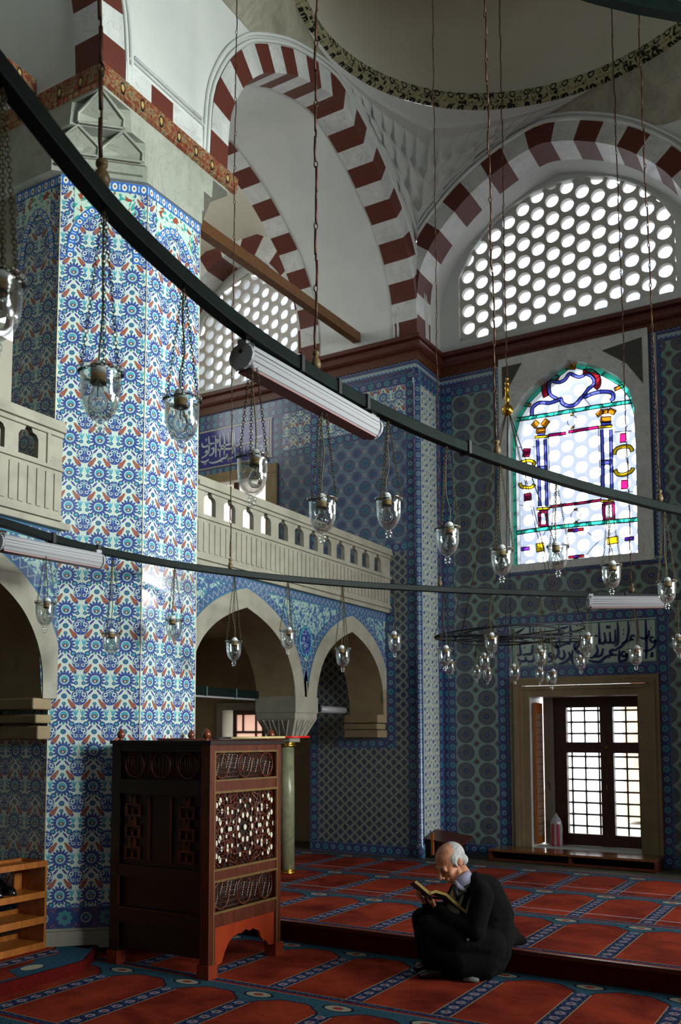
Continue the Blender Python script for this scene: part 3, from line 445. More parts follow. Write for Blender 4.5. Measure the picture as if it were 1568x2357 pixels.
# springer course of alternating stone above the pillar cornice, with its moulded frame
m = MB(); y0 = 5.06
for i, (w, k) in enumerate(((.30, 1), (.27, 0), (.40, 1))):
    m.box((-4.75, y0, 6.60), (-4.698, y0+w, 6.80), k); y0 += w
struct(m.build('trim_4', RW)); m = MB(); m.tube([(-4.705, 5.16, 6.90), (-4.705, 6.02, 6.90)], .014, 6); m.tube([(-4.705, 5.10, 6.86), (-4.705, 6.08, 6.86)], .014, 6); struct(m.build('trim_5', M_WMARB))
# qibla wall (upper): spandrel over the big arch up to the dome ring
def zq(X, prof, t):
    z = 6.6
    O = offs(resample(prof, 80), t)
    for a, b in zip(O, O[1:]):
        if min(a.x, b.x) <= X <= max(a.x, b.x) and abs(b.x-a.x) > 1e-6: z = max(z, a.y+(b.y-a.y)*(X-a.x)/(b.x-a.x))
    return z
m = MB(); xs = [-4.72+.05*k for k in range(0, 95)]
for a, b in zip(xs, xs[1:]):
    za, zb = zq(a, ARCHQ, .23), zq(b, ARCHQ, .23)
    if a < -1.25: m.face([(a, 10.455, za), (b, 10.455, zb), (b, 10.455, 9.6), (a, 10.455, 9.6)])
    else: m.face([(a, 10.455, 6.6), (b, 10.455, 6.6), (b, 10.455, 9.6), (a, 10.455, 9.6)])
struct(m.build('wall_qibla_upper', M_PLAST, merge=False))
# ---- lattice windows ------------------------------------------------------------
def clip_convex(poly, P):
    out = list(poly)
    for i in range(len(P)):
        a, b = P[i], P[(i+1) % len(P)]; e = b-a; inp = out; out = []
        if not inp: break
        side = lambda q: e.x*(q.y-a.y)-e.y*(q.x-a.x)
        for j, q in enumerate(inp):
            r_ = inp[j-1]; sq, sr = side(q), side(r_)
            if (sq >= 0) != (sr >= 0): out.append(r_.lerp(q, sr/(sr-sq)))
            if sq >= 0: out.append(q)
    return out
def ccw(P):
    A = sum(P[i].x*P[(i+1) % len(P)].y-P[(i+1) % len(P)].x*P[i].y for i in range(len(P))); return P if A > 0 else P[::-1]
def lattice(name, mat, P, y0, th, pitch=.245, colp=.205, rad=.088, ox=0, oz=0, parent=None):
    P = ccw([Vector(p) for p in P]); xs_ = [p.x for p in P]; zs_ = [p.y for p in P]; m = MB(); NS = 20
    i0 = int((min(xs_)-ox)/colp)-2; i1 = int((max(xs_)-ox)/colp)+3; j0 = int((min(zs_)-oz)/pitch)-2; j1 = int((max(zs_)-oz)/pitch)+3
    for i in range(i0, i1):
        for j in range(j0, j1):
            cx = ox+i*colp; cz = oz+(j+(.5 if i % 2 else 0))*pitch
            if not (min(xs_)-.3 < cx < max(xs_)+.3 and min(zs_)-.3 < cz < max(zs_)+.3): continue
            hexp = [Vector((cx+s_*colp*2/3*1.0, cz)) if k in (0, 3) else Vector((cx+s_*colp/3, cz+v*pitch/2)) for k, s_, v in ((0, 1, 0), (1, 1, 1), (2, -1, 1), (3, -1, 0), (4, -1, -1), (5, 1, -1))]
            def hexat(t):
                d = Vector((math.cos(t), math.sin(t))); best = 9
                for k in range(6):
                    a, b = hexp[k]-Vector((cx, cz)), hexp[(k+1) % 6]-Vector((cx, cz)); e = b-a; den = d.x*e.y-d.y*e.x
                    if abs(den) < 1e-9: continue
                    u_ = (a.x*e.y-a.y*e.x)/den; w_ = (a.x*d.y-a.y*d.x)/den
                    if u_ > 0 and -1e-6 <= w_ <= 1+1e-6: best = min(best, u_)
                return Vector((cx, cz))+d*best
            angs = sorted([2*PI*k/NS for k in range(NS)]+[math.atan2((h-Vector((cx, cz))).y, (h-Vector((cx, cz))).x) % (2*PI) for h in hexp])
            for k in range(len(angs)):
                t0, t1 = angs[k], angs[(k+1) % len(angs)]
                if (t1-t0) % (2*PI) < 1e-4: continue
                c0 = Vector((cx+rad*math.cos(t0), cz+rad*math.sin(t0))); c1 = Vector((cx+rad*math.cos(t1), cz+rad*math.sin(t1)))
                q = clip_convex([c0, hexat(t0), hexat(t1), c1][::-1] if False else [c0, hexat(t0+1e-7), hexat(t1-1e-7), c1], P)
                if len(q) > 2: m.face([(v.x, y0, v.y) for v in q]); m.face([(v.x, y0+th, v.y) for v in q][::-1])
                e = clip_convex([c0, c1, (c0+c1)/2], P)
                if len(e) >= 2: m.face([(c0.x, y0, c0.y), (c1.x, y0, c1.y), (c1.x, y0+th, c1.y), (c0.x, y0+th, c0.y)], 0, None, True)
    return m.build(name, mat, parent, merge=False)
LUN = [(-4.44, 6.78), (-4.44, 7.65), (-4.26, 7.97), (-4.05, 8.19), (-3.75, 8.40), (-3.42, 8.51), (-3.10, 8.54), (-2.78, 8.51), (-2.45, 8.40), (-2.15, 8.19), (-1.94, 7.97), (-1.76, 7.65), (-1.76, 6.78)]
def wall_with_hole(mb, P, x0, x1, z0, z1, y, mat=0, depth=0):
    # quads around a convex opening: radial strips from opening edge to a box
    P = ccw([Vector(p) for p in P]); cx = (min(p.x for p in P)+max(p.x for p in P))/2; cz = (min(p.y for p in P)+max(p.y for p in P))/2
    def edge(p):
        d = Vector((p.x-cx, p.y-cz)); k = 1e9
        if d.x > 1e-9: k = min(k, (x1-cx)/d.x)
        if d.x < -1e-9: k = min(k, (x0-cx)/d.x)
        if d.y > 1e-9: k = min(k, (z1-cz)/d.y)
        if d.y < -1e-9: k = min(k, (z0-cz)/d.y)
        return Vector((cx, cz))+d*k
    Q = []
    for i in range(len(P)):
        a, b = P[i], P[(i+1) % len(P)]; n = max(1, int((b-a).length/.08))
        for k in range(n): Q.append(a.lerp(b, k/n))
    for i in range(len(Q)):
        a, b = Q[i], Q[(i+1) % len(Q)]; A, B = edge(a), edge(b)
        mb.face([(a.x, y, a.y), (b.x, y, b.y), (B.x, y, B.y), (A.x, y, A.y)], mat, [(a.x, a.y), (b.x, b.y), (B.x, B.y), (A.x, A.y)])
        if abs(A.x-B.x) > 1e-6 and abs(A.y-B.y) > 1e-6:
            C_ = Vector((x1 if (A.x+B.x)/2 > cx else x0, z1 if (A.y+B.y)/2 > cz else z0)); mb.face([(A.x, y, A.y), (B.x, y, B.y), (C_.x, y, C_.y)], mat, [(A.x, A.y), (B.x, B.y), (C_.x, C_.y)])
        if depth: mb.face([(a.x, y, a.y), (a.x, y+depth, a.y), (b.x, y+depth, b.y), (b.x, y, b.y)], mat)
w1 = struct(empty('window_1', (-3.1, 11.25, 6.78))); lattice('lattice', M_LATT, LUN, 11.25, .07, .232, .188, .0850, -4.33, 6.73, w1)
lattice('outer_lattice', M_LATTO, LUN, 11.75, .05, .232, .188, .0850, -4.36, 6.86, w1)
m = MB(); wall_with_hole(m, LUN, -4.74, -1.4, 6.6, 8.75, 11.2, 0, .10); struct(m.build('wall_lunette', M_PLAST, merge=False))
def splay(mb, P, y0, y1, grow, mat=0):
    P = ccw([Vector(p) for p in P]); c0 = sum(P, Vector((0, 0)))/len(P)
    for i in range(len(P)):
        a, b = P[i], P[(i+1) % len(P)]; A, B = c0+(a-c0)*grow, c0+(b-c0)*grow
        mb.face([(a.x, y0, a.y), (A.x, y1, A.y), (B.x, y1, B.y), (b.x, y0, b.y)], mat)
m = MB(); splay(m, LUN, 11.32, 11.80, 1.03); struct(m.build('trim_6', M_LATTO, merge=False))
LUS = [(-8.60, 6.80), (-8.60, 7.5), (-8.42, 7.95), (-8.1, 8.28), (-7.62, 8.44), (-7.14, 8.28), (-6.82, 7.95), (-6.69, 7.5), (-6.69, 6.80)]
w2 = struct(empty('window_2', (-7.62, 10.92, 6.8))); lattice('lattice', M_LATT, LUS, 10.92, .06, .205, .166, .0760, -8.5, 6.76, w2); lattice('outer_lattice', M_LATTO, LUS, 11.35, .05, .205, .166, .0760, -8.46, 6.84, w2)
m = MB(); wall_with_hole(m, LUS, -9.1, -6.35, 6.6, 9.9, 10.88, 0, .05); splay(m, LUS, 10.98, 11.4, 1.03); struct(m.build('wall_gallery_upper', M_PLAST, merge=False))
# far left gallery window glimpsed behind the pillar
# ---- dome, ring and pendentives ---------------------------------------------------
DC, DR, DZ = (-2.50, 8.05), 2.20, 9.0
def dp(th, r, z): return (DC[0]+r*math.cos(th), DC[1]+r*math.sin(th), z)
m = MB(); NS = 96
m.grid([[dp(2*PI*k/NS, DR*math.cos(a), DZ+.13+DR*.85*math.sin(a)) for k in range(NS)] for a in [PI/2*i/14*.999 for i in range(15)]], 0, closed=True)
struct(m.build('ceiling_dome', M_CREAM)).name = 'ceiling.001'
m = MB()
prof_r = [(DR+.03, -.05), (DR-.02, -.045), (DR-.02, .0), (DR-.045, .005), (DR-.045, .09), (DR-.02, .10), (DR-.02, .125), (DR+.02, .135)]
rows = [[dp(2*PI*k/NS, r, DZ+z) for k in range(NS+1)] for r, z in prof_r]; L = [[(2*PI*DR*k/NS, z) for k in range(NS+1)] for r, z in prof_r]
m.grid(rows, 0, L, False); struct(m.build('trim_7', M_RINGP))
def ext_pt_q(t): # t 0..1 from the qibla arch apex to the corner
    O = offs(resample(ARCHQ, 80), .30); i = 40-t*34; k = int(i); p = O[k].lerp(O[min(k+1, 80)], i-k); return Vector((min(max(p.x, -4.72), 0), 10.45, p.y))
def ext_pt_2(t): # t 0..1 from the corner to the apex of arch 2
    O = offs(resample(ARCH2, 80), .33); i = 74-t*34; k = int(i); p = O[k].lerp(O[max(k-1, 0)], i-k) if False else O[int(round(i))]; return Vector((-4.715, min(p.x, 10.45), p.y))
O2 = offs(resample(ARCH2, 160), .33); OQ = offs(resample(ARCHQ, 160), .30)
right2 = [p for p in O2[80:] if p.x <= 10.45]; leftq = [p for p in OQ[:81] if p.x >= -4.72][::-1]
zc = min(right2[-1].y, leftq[-1].y)
def bound(s):
    # s in 0..1: qibla apex -> corner -> arch 2 apex
    if s < .5: q = leftq; i = s*2*(len(q)-1); k = min(int(i), len(q)-2); p = q[k].lerp(q[k+1], i-k); return Vector((p.x, 10.45, p.y))
    q = right2[::-1]; i = (s-.5)*2*(len(q)-1); k = min(int(i), len(q)-2); p = q[k].lerp(q[k+1], i-k); return Vector((-4.715, p.x, p.y))
def ringp(s): th = R(88)+(R(182)-R(88))*s; return Vector(dp(th, DR+.03, DZ-.05))
m = MB(); NJ = 192; tiers = [.05, .30, .54, .80]; rows = []
def mq(s, th_, tz, depth, dz=0):
    B, Q = bound(s), ringp(s); k = min(1, max(0, (.5-abs(s-.5))*5)); f = .35+.65*k
    h = B.lerp(Q, th_); h.z = B.z+(Q.z-B.z)*tz+dz*k; d = Vector((-4.72-h.x, 10.45-h.y, 0))
    if d.length > 0: d.normalize()
    return h+d*depth*k
for ti, t0 in enumerate(tiers[:-1]):
    n = (8, 14, 20)[ti]; t1 = tiers[ti+1]; fl = lambda s: abs(math.sin(PI*n*s))**.7
    rows.append([mq(j/NJ, t0-.10, t0, .0) for j in range(NJ+1)])
    rows.append([mq(j/NJ, t0+.08, t0, .11*fl(j/NJ), .06*fl(j/NJ)) for j in range(NJ+1)])
    rows.append([mq(j/NJ, t0+.09, t0+.5*(t1-t0), .10*fl(j/NJ)) for j in range(NJ+1)])
    rows.append([mq(j/NJ, t1-.10, t1-.03*(1 if ti < 2 else 0), .05*fl(j/NJ)) for j in range(NJ+1)])
rows.append([mq(j/NJ, .84, .84, 0) for j in range(NJ+1)]); rows.append([mq(j/NJ, .86, .90, 0) for j in range(NJ+1)])
rows.insert(0, [bound(j/NJ) for j in range(NJ+1)]); rows.append([ringp(j/NJ) for j in range(NJ+1)])
m.grid([[tuple(p) for p in r] for r in rows], 0, None, False); mu = struct(m.build('trim_8', M_PLAST))
# marbled panels between ring and arch crowns
m = MB()
rowsA = [[(x, 10.44, zq(x, ARCHQ, .34) if x < -1.3 else 7.9) for x in [-3.3+.1*k for k in range(34)]]]
A_ = [Vector((x, 10.44, max(zq(x, ARCHQ, .34), 8.35))) for x in [-3.2+.1*k for k in range(30)]]; B_ = [Vector(dp(R(92)-(R(92)-R(10))*k/29, DR+.03, DZ-.05)) for k in range(30)]
m.grid([[tuple(a.lerp(b, t)) for a, b in zip(A_, B_)] for t in (0, .5, 1)], 0)
A_ = [Vector((-4.71, y, max(zext(y)+.10, 8.2))) for y in [8.5-.1*k for k in range(30)]]; B_ = [Vector(dp(R(178)+(R(255)-R(178))*k/29, DR+.03, DZ-.05)) for k in range(30)]
m.grid([[tuple(a.lerp(b, t)) for a, b in zip(A_, B_)] for t in (0, .5, 1)], 0)
struct(m.build('ceiling_marbled', M_MARBP)).name = 'ceiling.002'
# roof over everything else, closing the hall
m = MB(); m.box((-9.6, -4, 9.75), (6, 5.6, 9.85)); m.box((-9.6, 5.6, 11.3), (6, 12, 11.4)); m.face([(-9.6, 5.6, 9.75), (6, 5.6, 9.75), (6, 5.6, 11.4), (-9.6, 5.6, 11.4)])
m.box((.2, 5.6, 9.7), (6, 12, 9.8)); struct(m.build('ceiling_hall', M_CREAM)).name = 'ceiling.003'
# gallery bay vault behind the arch: cream shell with painted rings
m = MB(); BC = (-7.75, 8.44)
sq = []
for k in range(64):
    th = 2*PI*k/64; dx, dy = math.cos(th), math.sin(th); s_ = min(1.36/max(abs(dx), 1e-6), 2.0/max(abs(dy), 1e-6)); sq.append((BC[0]+dx*s_, BC[1]+dy*s_, 8.55-.9*(1-min(abs(abs(dx)-abs(dy)*.68)*2, 1)) ))
sq = [(p[0], p[1], 8.7) for p in sq]
cir = [(BC[0]+1.3*math.cos(2*PI*k/64), BC[1]+1.3*math.sin(2*PI*k/64), 8.95) for k in range(64)]
m.grid([sq, cir], 0, closed=True); m.grid([[(BC[0]+1.3*math.cos(a)*math.cos(2*PI*k/64), BC[1]+1.3*math.cos(a)*math.sin(2*PI*k/64), 9.05+1.2*math.sin(a)) for k in range(64)] for a in [PI/2*i/10*.999 for i in range(11)]], 0, closed=True)
struct(m.build('ceiling_gallery', M_CREAM)).name = 'ceiling.004'
m = MB()
for r_, z_ in ((1.30, 8.98), (1.22, 9.12)): m.grid([[(BC[0]+(r_)*math.cos(2*PI*k/64), BC[1]+(r_)*math.sin(2*PI*k/64), z_-.04) for k in range(65)], [(BC[0]+(r_-.03)*math.cos(2*PI*k/64), BC[1]+(r_-.03)*math.sin(2*PI*k/64), z_+.04) for k in range(65)]], 0, [[(k*.13, 0) for k in range(65)], [(k*.13, .15) for k in range(65)]])
struct(m.build('trim_9', M_PAINT))
# gallery bay side walls
m = MB(); m.box((-9.2, 4.0, 3.2), (-9.1, 11.0, 6.6)); m.box((-9.2, 4.0, 8.7), (-9.1, 11.0, 10)); m.box((-9.2, 4.0, 6.6), (-9.1, 6.9, 8.7)); m.box((-9.2, 9.3, 6.6), (-9.1, 11.0, 8.7)); m.box((-9.2, -4, 0), (-9.1, 12, 3.2)); m.box((-9.1, 6.1, 6.6), (-6.41, 6.45, 9.5)); struct(m.build('wall_left', M_CREAM))
# ---- pier P2 and qibla wall with tiles --------------------------------------------
KO = [0]
def nudge():
    KO[0] = (KO[0]+1) % 9; return KO[0]*.00035
def rectY(mb, x0, x1, z0, z1, y, mat, vert=False, uo=(0, 0)):
    y -= nudge()
    uv = [(z0, 0), (z0, x1-x0), (z1, x1-x0), (z1, 0)] if vert else [(x0+uo[0], z0+uo[1]), (x1+uo[0], z0+uo[1]), (x1+uo[0], z1+uo[1]), (x0+uo[0], z1+uo[1])]
    mb.face([(x0, y, z0), (x1, y, z0), (x1, y, z1), (x0, y, z1)], mat, uv)
def stripY(mb, x0, x1, z0, z1, y, mat):
    y -= nudge()
    mb.face([(x0, y, z0), (x1, y, z0), (x1, y, z1), (x0, y, z1)], mat, [(x0, 0), (x1, 0), (x1, z1-z0), (x0, z1-z0)])
TM = [T_SAZ, T_MED, T_BRD, T_BLS, T_HEX, T_LEAF, T_CRS, M_STONE, M_PLAST, M_STONED]
m = MB(); y = YP
# backing solid of the pier
m.box((-6.27, YP+.004, 0), (XS-.004, 11.6, 6.9), 8)
# lower field (blossom lattice) with borders
rectY(m, -6.27, -6.15, .28, 3.2, y, 2, True); rectY(m, -6.15, -4.99+.12, .28, 3.35, y, 3); rectY(m, -4.87, -4.75, .28, 3.35, y, 2, True); rectY(m, -4.75, XS, .16, 3.35, y, 2, True)
stripY(m, -6.27, XS, .158, .28, y, 2)
y = YP-.003
stripY(m, -5.90, -5.03, 1.47, 1.59, y, 2); rectY(m, -5.16, -5.03, 1.47, 3.35, y, 2, True)
# between: blossom strip beside the arcade up to the gallery
y = YP; rectY(m, -5.15, -4.87, 3.35, 4.02, y, 3); rectY(m, -4.87, -4.75, 3.35, 4.02, y, 2, True); rectY(m, -4.75, XS, 3.35, 6.34, y, 2, True); rectY(m, -6.27, -5.15, 3.2, 4.02, y, 4)
# gallery level field
stripY(m, -5.17, -4.87, 4.02-.10, 4.02, y-.002, 2)
rectY(m, -6.27, -4.87, 4.02, 5.55, y, 4); rectY(m, -4.87, -4.75, 4.02, 6.34, y, 2, True); stripY(m, -6.27, -4.87, 5.43, 5.55, y-.002, 2); rectY(m, -6.15, -4.87, 5.55, 6.05, y, 0, False, (0, .02)); rectY(m, -6.27, -6.15, 4.02, 6.05, y-.002, 2, True)
stripY(m, -6.27, -4.75, 6.05, 6.20, y, 2); stripY(m, -6.27, XS, 6.20, 6.34, y-.002, 6)
# return face (towards +x)
def rectX(mb, y0, y1, z0, z1, x, mat, vert=False, uo=(0, 0)):
    x += nudge()
    uv = [(z0, 0), (z0, y1-y0), (z1, y1-y0), (z1, 0)] if vert else [(y0+uo[0], z0+uo[1]), (y1+uo[0], z0+uo[1]), (y1+uo[0], z1+uo[1]), (y0+uo[0], z1+uo[1])]
    mb.face([(x, y0, z0), (x, y1, z0), (x, y1, z1), (x, y0, z1)], mat, uv)
rectX(m, YP, YP+.12, .158, 6.2, XS, 2, True); rectX(m, YP+.12, YP+.60, .158, 6.05, XS, 5); rectX(m, YP+.60, YW, .158, 6.2, XS, 2, True); rectX(m, YP, YW, 6.05, 6.2, XS+.001, 2); rectX(m, YP, YW, 6.2, 6.34, XS, 6, False, (0, -6.2))
struct(m.build('wall_pier', TM, merge=False))
# tiled round corner colonnette
m = MB(); m.lathe([(.0, .16), (.055, .16), (.055, .30), (.042, .34), (.042, 6.0), (.055, 6.06), (.055, 6.2), (0, 6.2)], (XS+.002, YP-.002, 0), 16, 0, True, uv=True)
o = tag(m.build('corner_colonnette', T_BRD), 'slim tiled round colonnette at the corner of the blue tiled pier', 'colonnette')
# qibla wall
m = MB(); y = YW
WB = (-3.83, -2.09, .29, 2.33)      # lower window stone frame outer
SW = (-3.90, -2.10, 3.66, 6.38)     # stained window marble frame outer
def cellsY(mb, xs0, zs0, fn, y):
    for a, b in zip(xs0, xs0[1:]):
        for p, q in zip(zs0, zs0[1:]):
            r_ = fn((a+b)/2, (p+q)/2)
            if r_ is not None: r_(a, b, p, q)
med = (4.5675, .0)   # uv offset so that medallion columns centre on -4.425 and -4.14
medz = -(5.932-.113)
def MEDR(a, b, p, q): rectY(m, a, b, p, q, y, 1, False, (4.5675, medz))
def MEDR2(a, b, p, q): rectY(m, a, b, p, q, y, 1, False, (1.875, medz))
def MEDR3(a, b, p, q): rectY(m, a, b, p, q, y, 1, False, (3.99, -(3.469-.113)))
rectY(m, XS, -4.66, .158, 6.2, y, 2, True); rectY(m, -4.66, -4.555, .28, 6.2, y, 2, True); MEDR(-4.555, -3.995, .28, 6.05)
rectY(m, -3.995, -3.83, .158, 2.98, y, 2, True); rectY(m, -3.995, -3.90, 3.62, 6.40, y, 6, True)
stripY(m, XS, -3.995, .158, .28, y-.001, 2); stripY(m, -4.66, -3.995, 6.05, 6.20, y, 2); stripY(m, XS, -3.995, 6.20, 6.34, y, 6)
stripY(m, -3.995, -2.0, 3.60, 3.70, y, 6); MEDR3(-3.995, -1.95, 3.10, 3.60); stripY(m, -3.995, -1.95, 2.98, 3.10, y, 2); stripY(m, -3.83, -2.05, 2.33, 2.47, y, 2)
stripY(m, -3.995, -1.99, 6.38, 6.47, y-.001, 6)
rectY(m, -2.10, -1.97, .158, 3.10, y, 2, True); rectY(m, -2.10, -1.99, 3.62, 6.40, y, 6, True); rectY(m, -1.99, -1.95, 3.10, 6.40, y, 2, True)
MEDR2(-1.97, -1.2, .28, 3.1); MEDR2(-1.95, -1.2, 3.1, 6.2); stripY(m, -1.97, -1.2, .158, .28, y-.001, 2); stripY(m, -1.99, -1.2, 6.2, 6.36, y, 6)
# inscription surround
rectY(m, -3.83, -2.05, 2.47, 2.98, y, 8)
m.box((-4.9, YW+.45, 0), (-3.9, 12, 6.7), 8); m.box((-2.0, YW+.45, 0), (-1.0, 12, 6.7), 8)
# jamb backing (thickness of the wall around openings)
for a, b, p, q in ((-4.9, -3.9, 0, 6.7), (-2.02, 1.2, 0, 6.7), (-3.9, -2.02, 2.30, 3.70), (-3.9, -2.02, 0, .29), (-3.9, -2.02, 6.30, 6.7)): m.box((a, YW+.003, p), (b, YW+.5, q), 8)
struct(m.build('wall_qibla', TM, merge=False))
# right-hand pier of the bay and closing walls out of frame
m = MB(); m.box((-1.2, 10.45, 0), (-.62, 11.7, 6.62)); m.box((-.62, 11.2, 0), (6, 11.7, 9.9)); m.box((-1.2, 10.47, 6.62), (-.62, 11.7, 9.9)); struct(m.build('wall_far_right', M_CREAM))
m = MB(); m.box((6, -4, 0), (6.1, 12, 9.8)); struct(m.build('wall_right', M_CREAM)); m = MB(); m.box((-9.6, -4.1, 0), (6, -4, 9.8)); struct(m.build('wall_rear', M_CREAM))
m = MB(); m.box((-9.7, -4, 0), (-9.6, 12, 6.5)); m.box((-9.7, -4, 6.5), (-9.6, 6.5, 11)); m.box((-9.7, 6.5, 8.9), (-9.6, 12, 11)); struct(m.build('wall_outer_left', M_CREAM))
# mitred cornice sweep
def sweep(mb, path, prof, mat=0, mats=None):
    P = [Vector(p) for p in path]; n = len(P); rows = []; u = 0; us = []
    for i in range(n):
        d0 = (P[i]-P[i-1]).normalized() if i else (P[1]-P[0]).normalized(); d1 = (P[i+1]-P[i]).normalized() if i < n-1 else d0
        n0 = Vector((d0.y, -d0.x)); n1 = Vector((d1.y, -d1.x)); nn = (n0+n1); nn = nn/nn.dot(n0) if abs(nn.dot(n0)) > 1e-6 else n0
        rows.append([(P[i].x+nn.x*o_, P[i].y+nn.y*o_, z) for o_, z in prof]); 
        if i: u += (P[i]-P[i-1]).length
        us.append(u)
    for i in range(n-1):
        for j in range(len(prof)-1):
            v0, v1 = prof[j][1], prof[j+1][1]; mb.face([rows[i][j], rows[i+1][j], rows[i+1][j+1], rows[i][j+1]], mats[j] if mats else mat, [(us[i], v0), (us[i+1], v0), (us[i+1], v1), (us[i], v1)])
m = MB()
CP = [(0, 6.34), (.02, 6.34), (.02, 6.44), (.035, 6.45)]+[(.035+.055*math.sin(a)+.0, 6.515-.065*math.cos(a)) for a in [PI*k/6 for k in range(1, 6)]]+[(.04, 6.585), (.075, 6.60), (.085, 6.64), (.06, 6.66), (0, 6.68)]
mats = [1, 1, 1]+[0]*(len(CP)-4)
sweep(m, [(-6.46, YP), (XS, YP), (XS, YW), (-1.1, YW)], CP, 0, mats); sweep(m, [(-9.1, 10.74), (-6.41, 10.74)], [(a, b+.02) for a, b in CP], 0, mats)
M_FASC = NT('red_floral_painted_fascia', .5, .4); p_ = M_FASC.uv(); f_ = M_FASC.noise(p_, 26, 3, .6, 1.5); M_FASC = M_FASC.out(M_FASC.ramp(f_, (.4, c(92, 30, 22)), (.6, c(84, 60, 34))))
struct(m.build('trim_10', [M_BROWN, M_FASC], merge=False))
# gallery wall behind balcony
m = MB(); y = 10.75
m.box((-9.1, 10.755, 3.2), (-8.42, 11.0, 6.75), 8); m.box((-7.16, 10.755, 3.2), (-6.27, 11.0, 6.75), 8); m.box((-8.42, 10.755, 5.30), (-7.16, 11.0, 6.75), 8); m.face([(-6.272, 10.45, 3.2), (-6.272, 10.75, 3.2), (-6.272, 10.75, 6.4), (-6.272, 10.45, 6.4)], 2, [(3.2, 0), (3.2, .3), (6.4, .3), (6.4, 0)])
rectY(m, -9.1, -8.42, 3.2, 5.45, y, 4); rectY(m, -7.16, -6.95, 3.2, 5.45, y, 4); rectY(m, -8.42, -7.16, 5.30, 5.45, y, 4); stripY(m, -9.1, -6.95, 5.42, 5.54, y-.002, 2); stripY(m, -9.1, -6.27, 6.12, 6.36, y, 2); rectY(m, -8.46, -8.35, 5.5, 6.12, y-.001, 2, True)
rectY(m, -7.07, -6.90, 3.2, 6.12, y-.001, 2, True); rectY(m, -6.90, -6.40, 5.60, 6.12, y, 0, False, (0, .1)); stripY(m, -6.90, -6.40, 5.48, 5.60, y, 2); rectY(m, -6.90, -6.40, 3.2, 5.48, y, 4, False, (.1, 0)); rectY(m, -6.40, -6.27, 3.2, 6.12, y-.001, 2, True); rectY(m, -9.1, -8.46, 5.5, 6.12, y, 4)
struct(m.build('wall_gallery', TM, merge=False))
# stone window opening in gallery wall (frame, bright pane behind)
g = struct(empty('window_3', (-7.9, 10.74, 3.3))); m = MB(); m.box((-8.6, 10.70, 5.30), (-6.98, 10.75, 5.44)); m.box((-7.16, 10.70, 3.25), (-6.98, 10.75, 5.30)); m.box((-8.6, 10.70, 3.25), (-8.42, 10.75, 5.30)); m.build('window_frame', M_STONED, g, .01)
def translucent(name, col):
    N = NT(name, .8, .2); N.b.inputs['Base Color'].default_value = col; t_ = N.n.new('ShaderNodeBsdfTranslucent'); t_.inputs[0].default_value = col; x_ = N.n.new('ShaderNodeMixShader'); x_.inputs[0].default_value = .6; N.t.links.new(N.b.outputs[0], x_.inputs[1]); N.t.links.new(t_.outputs[0], x_.inputs[2]); N.t.links.new(x_.outputs[0], N.n['Material Output'].inputs[0]); return N.m
m = MB(); rows = [[(-8.42+.03*k, 10.90+.02*math.sin(k*1.9), z) for k in range(43)] for z in (3.25, 5.30)]; m.grid(rows, 0); m.build('curtain', translucent('white_curtain', c(226, 214, 206)), g)
m = MB(); m.box((-7.82, 10.86, 3.25), (-7.74, 10.90, 5.30)); m.build('mullion', M_WINWOOD, g)
# gallery floor
m = MB(); m.box((-9.1, -3, 3.08), (XB-.30, 10.44, 3.22)); m.box((-9.1, 10.44, 3.08), (-6.28, 11.5, 3.22)); struct(m.build('ceiling_aisle', M_STONED)).name = 'ceiling.005'
# aisle end wall with a shuttered window
m = MB(); AW = [(-8.30, .62), (-8.30, 2.0), (-7.30, 2.0), (-7.30, .62)]; wall_with_hole(m, AW, -9.6, -6.27, 0, 3.1, 11.25, 0, .30); struct(m.build('wall_aisle', M_STONED, merge=False))
g4 = struct(empty('window_4', (-7.8, 11.4, .62))); m = MB(); m.box((-8.34, 11.20, .55), (-8.24, 11.5, 2.08)); m.box((-7.36, 11.20, .55), (-7.26, 11.5, 2.08)); m.box((-8.34, 11.20, 2.0), (-7.26, 11.5, 2.1)); m.build('window_frame', M_STONE, g4)
def inlay_mat():
    N = NT('inlaid_shutter_wood', .3, .6); p = N.obj(); q = N.V('MULTIPLY', p, (1, 0, 1)); s3 = N.sep(p); v = N.comb(N.M('ADD', s3[0], s3[1]), s3[2]); k = N.cell(v, .09, .09); s_, r, t = N.star(k, 0, 0, .42, 8, .5); col = N.mix(s_, c(140, 100, 70), c(196, 186, 176)); col = N.mix(N.M('LESS_THAN', r, .4), col, c(110, 74, 50)); return N.out(col)
M_INLAY = inlay_mat()

# ================================================================ TILED PILLAR
pl = tag(empty('tiled_pillar', (-5.45, 5.7, .08)), 'massive octagonal pillar covered in white tiles with blue rosettes and red tulips', 'pillar')
OC = [(-5.70, 4.896), (-5.202, 4.896), (-4.727, 5.371), (-4.727, 6.043), (-5.202, 6.516), (-5.874, 6.516), (-6.15, 6.04), (-6.02, 5.22)]
def octo(mb, OC, z0, z1, mat, uvf):
    for i in range(len(OC)):
        a, b = Vector(OC[i]), Vector(OC[(i+1) % len(OC)]); mb.face([(a.x, a.y, z0), (b.x, b.y, z0), (b.x, b.y, z1), (a.x, a.y, z1)], mat, uvf(i, (b-a).length, z0, z1))
def uv_saz(i, L_, z0, z1):
    z0, z1 = z0-3.61+.1437, z1-3.61+.1437
    if i == 0: return [(.6615-L_*.985, z0), (.6615, z0), (.6615, z1), (.6615-L_*.985, z1)]
    return [(0, z0), (.6615, z0), (.6615, z1), (0, z1)]
m = MB(); octo(m, OC, .36, 5.96, 0, uv_saz); m.build('tile_cladding', T_SAZ, pl, merge=False)
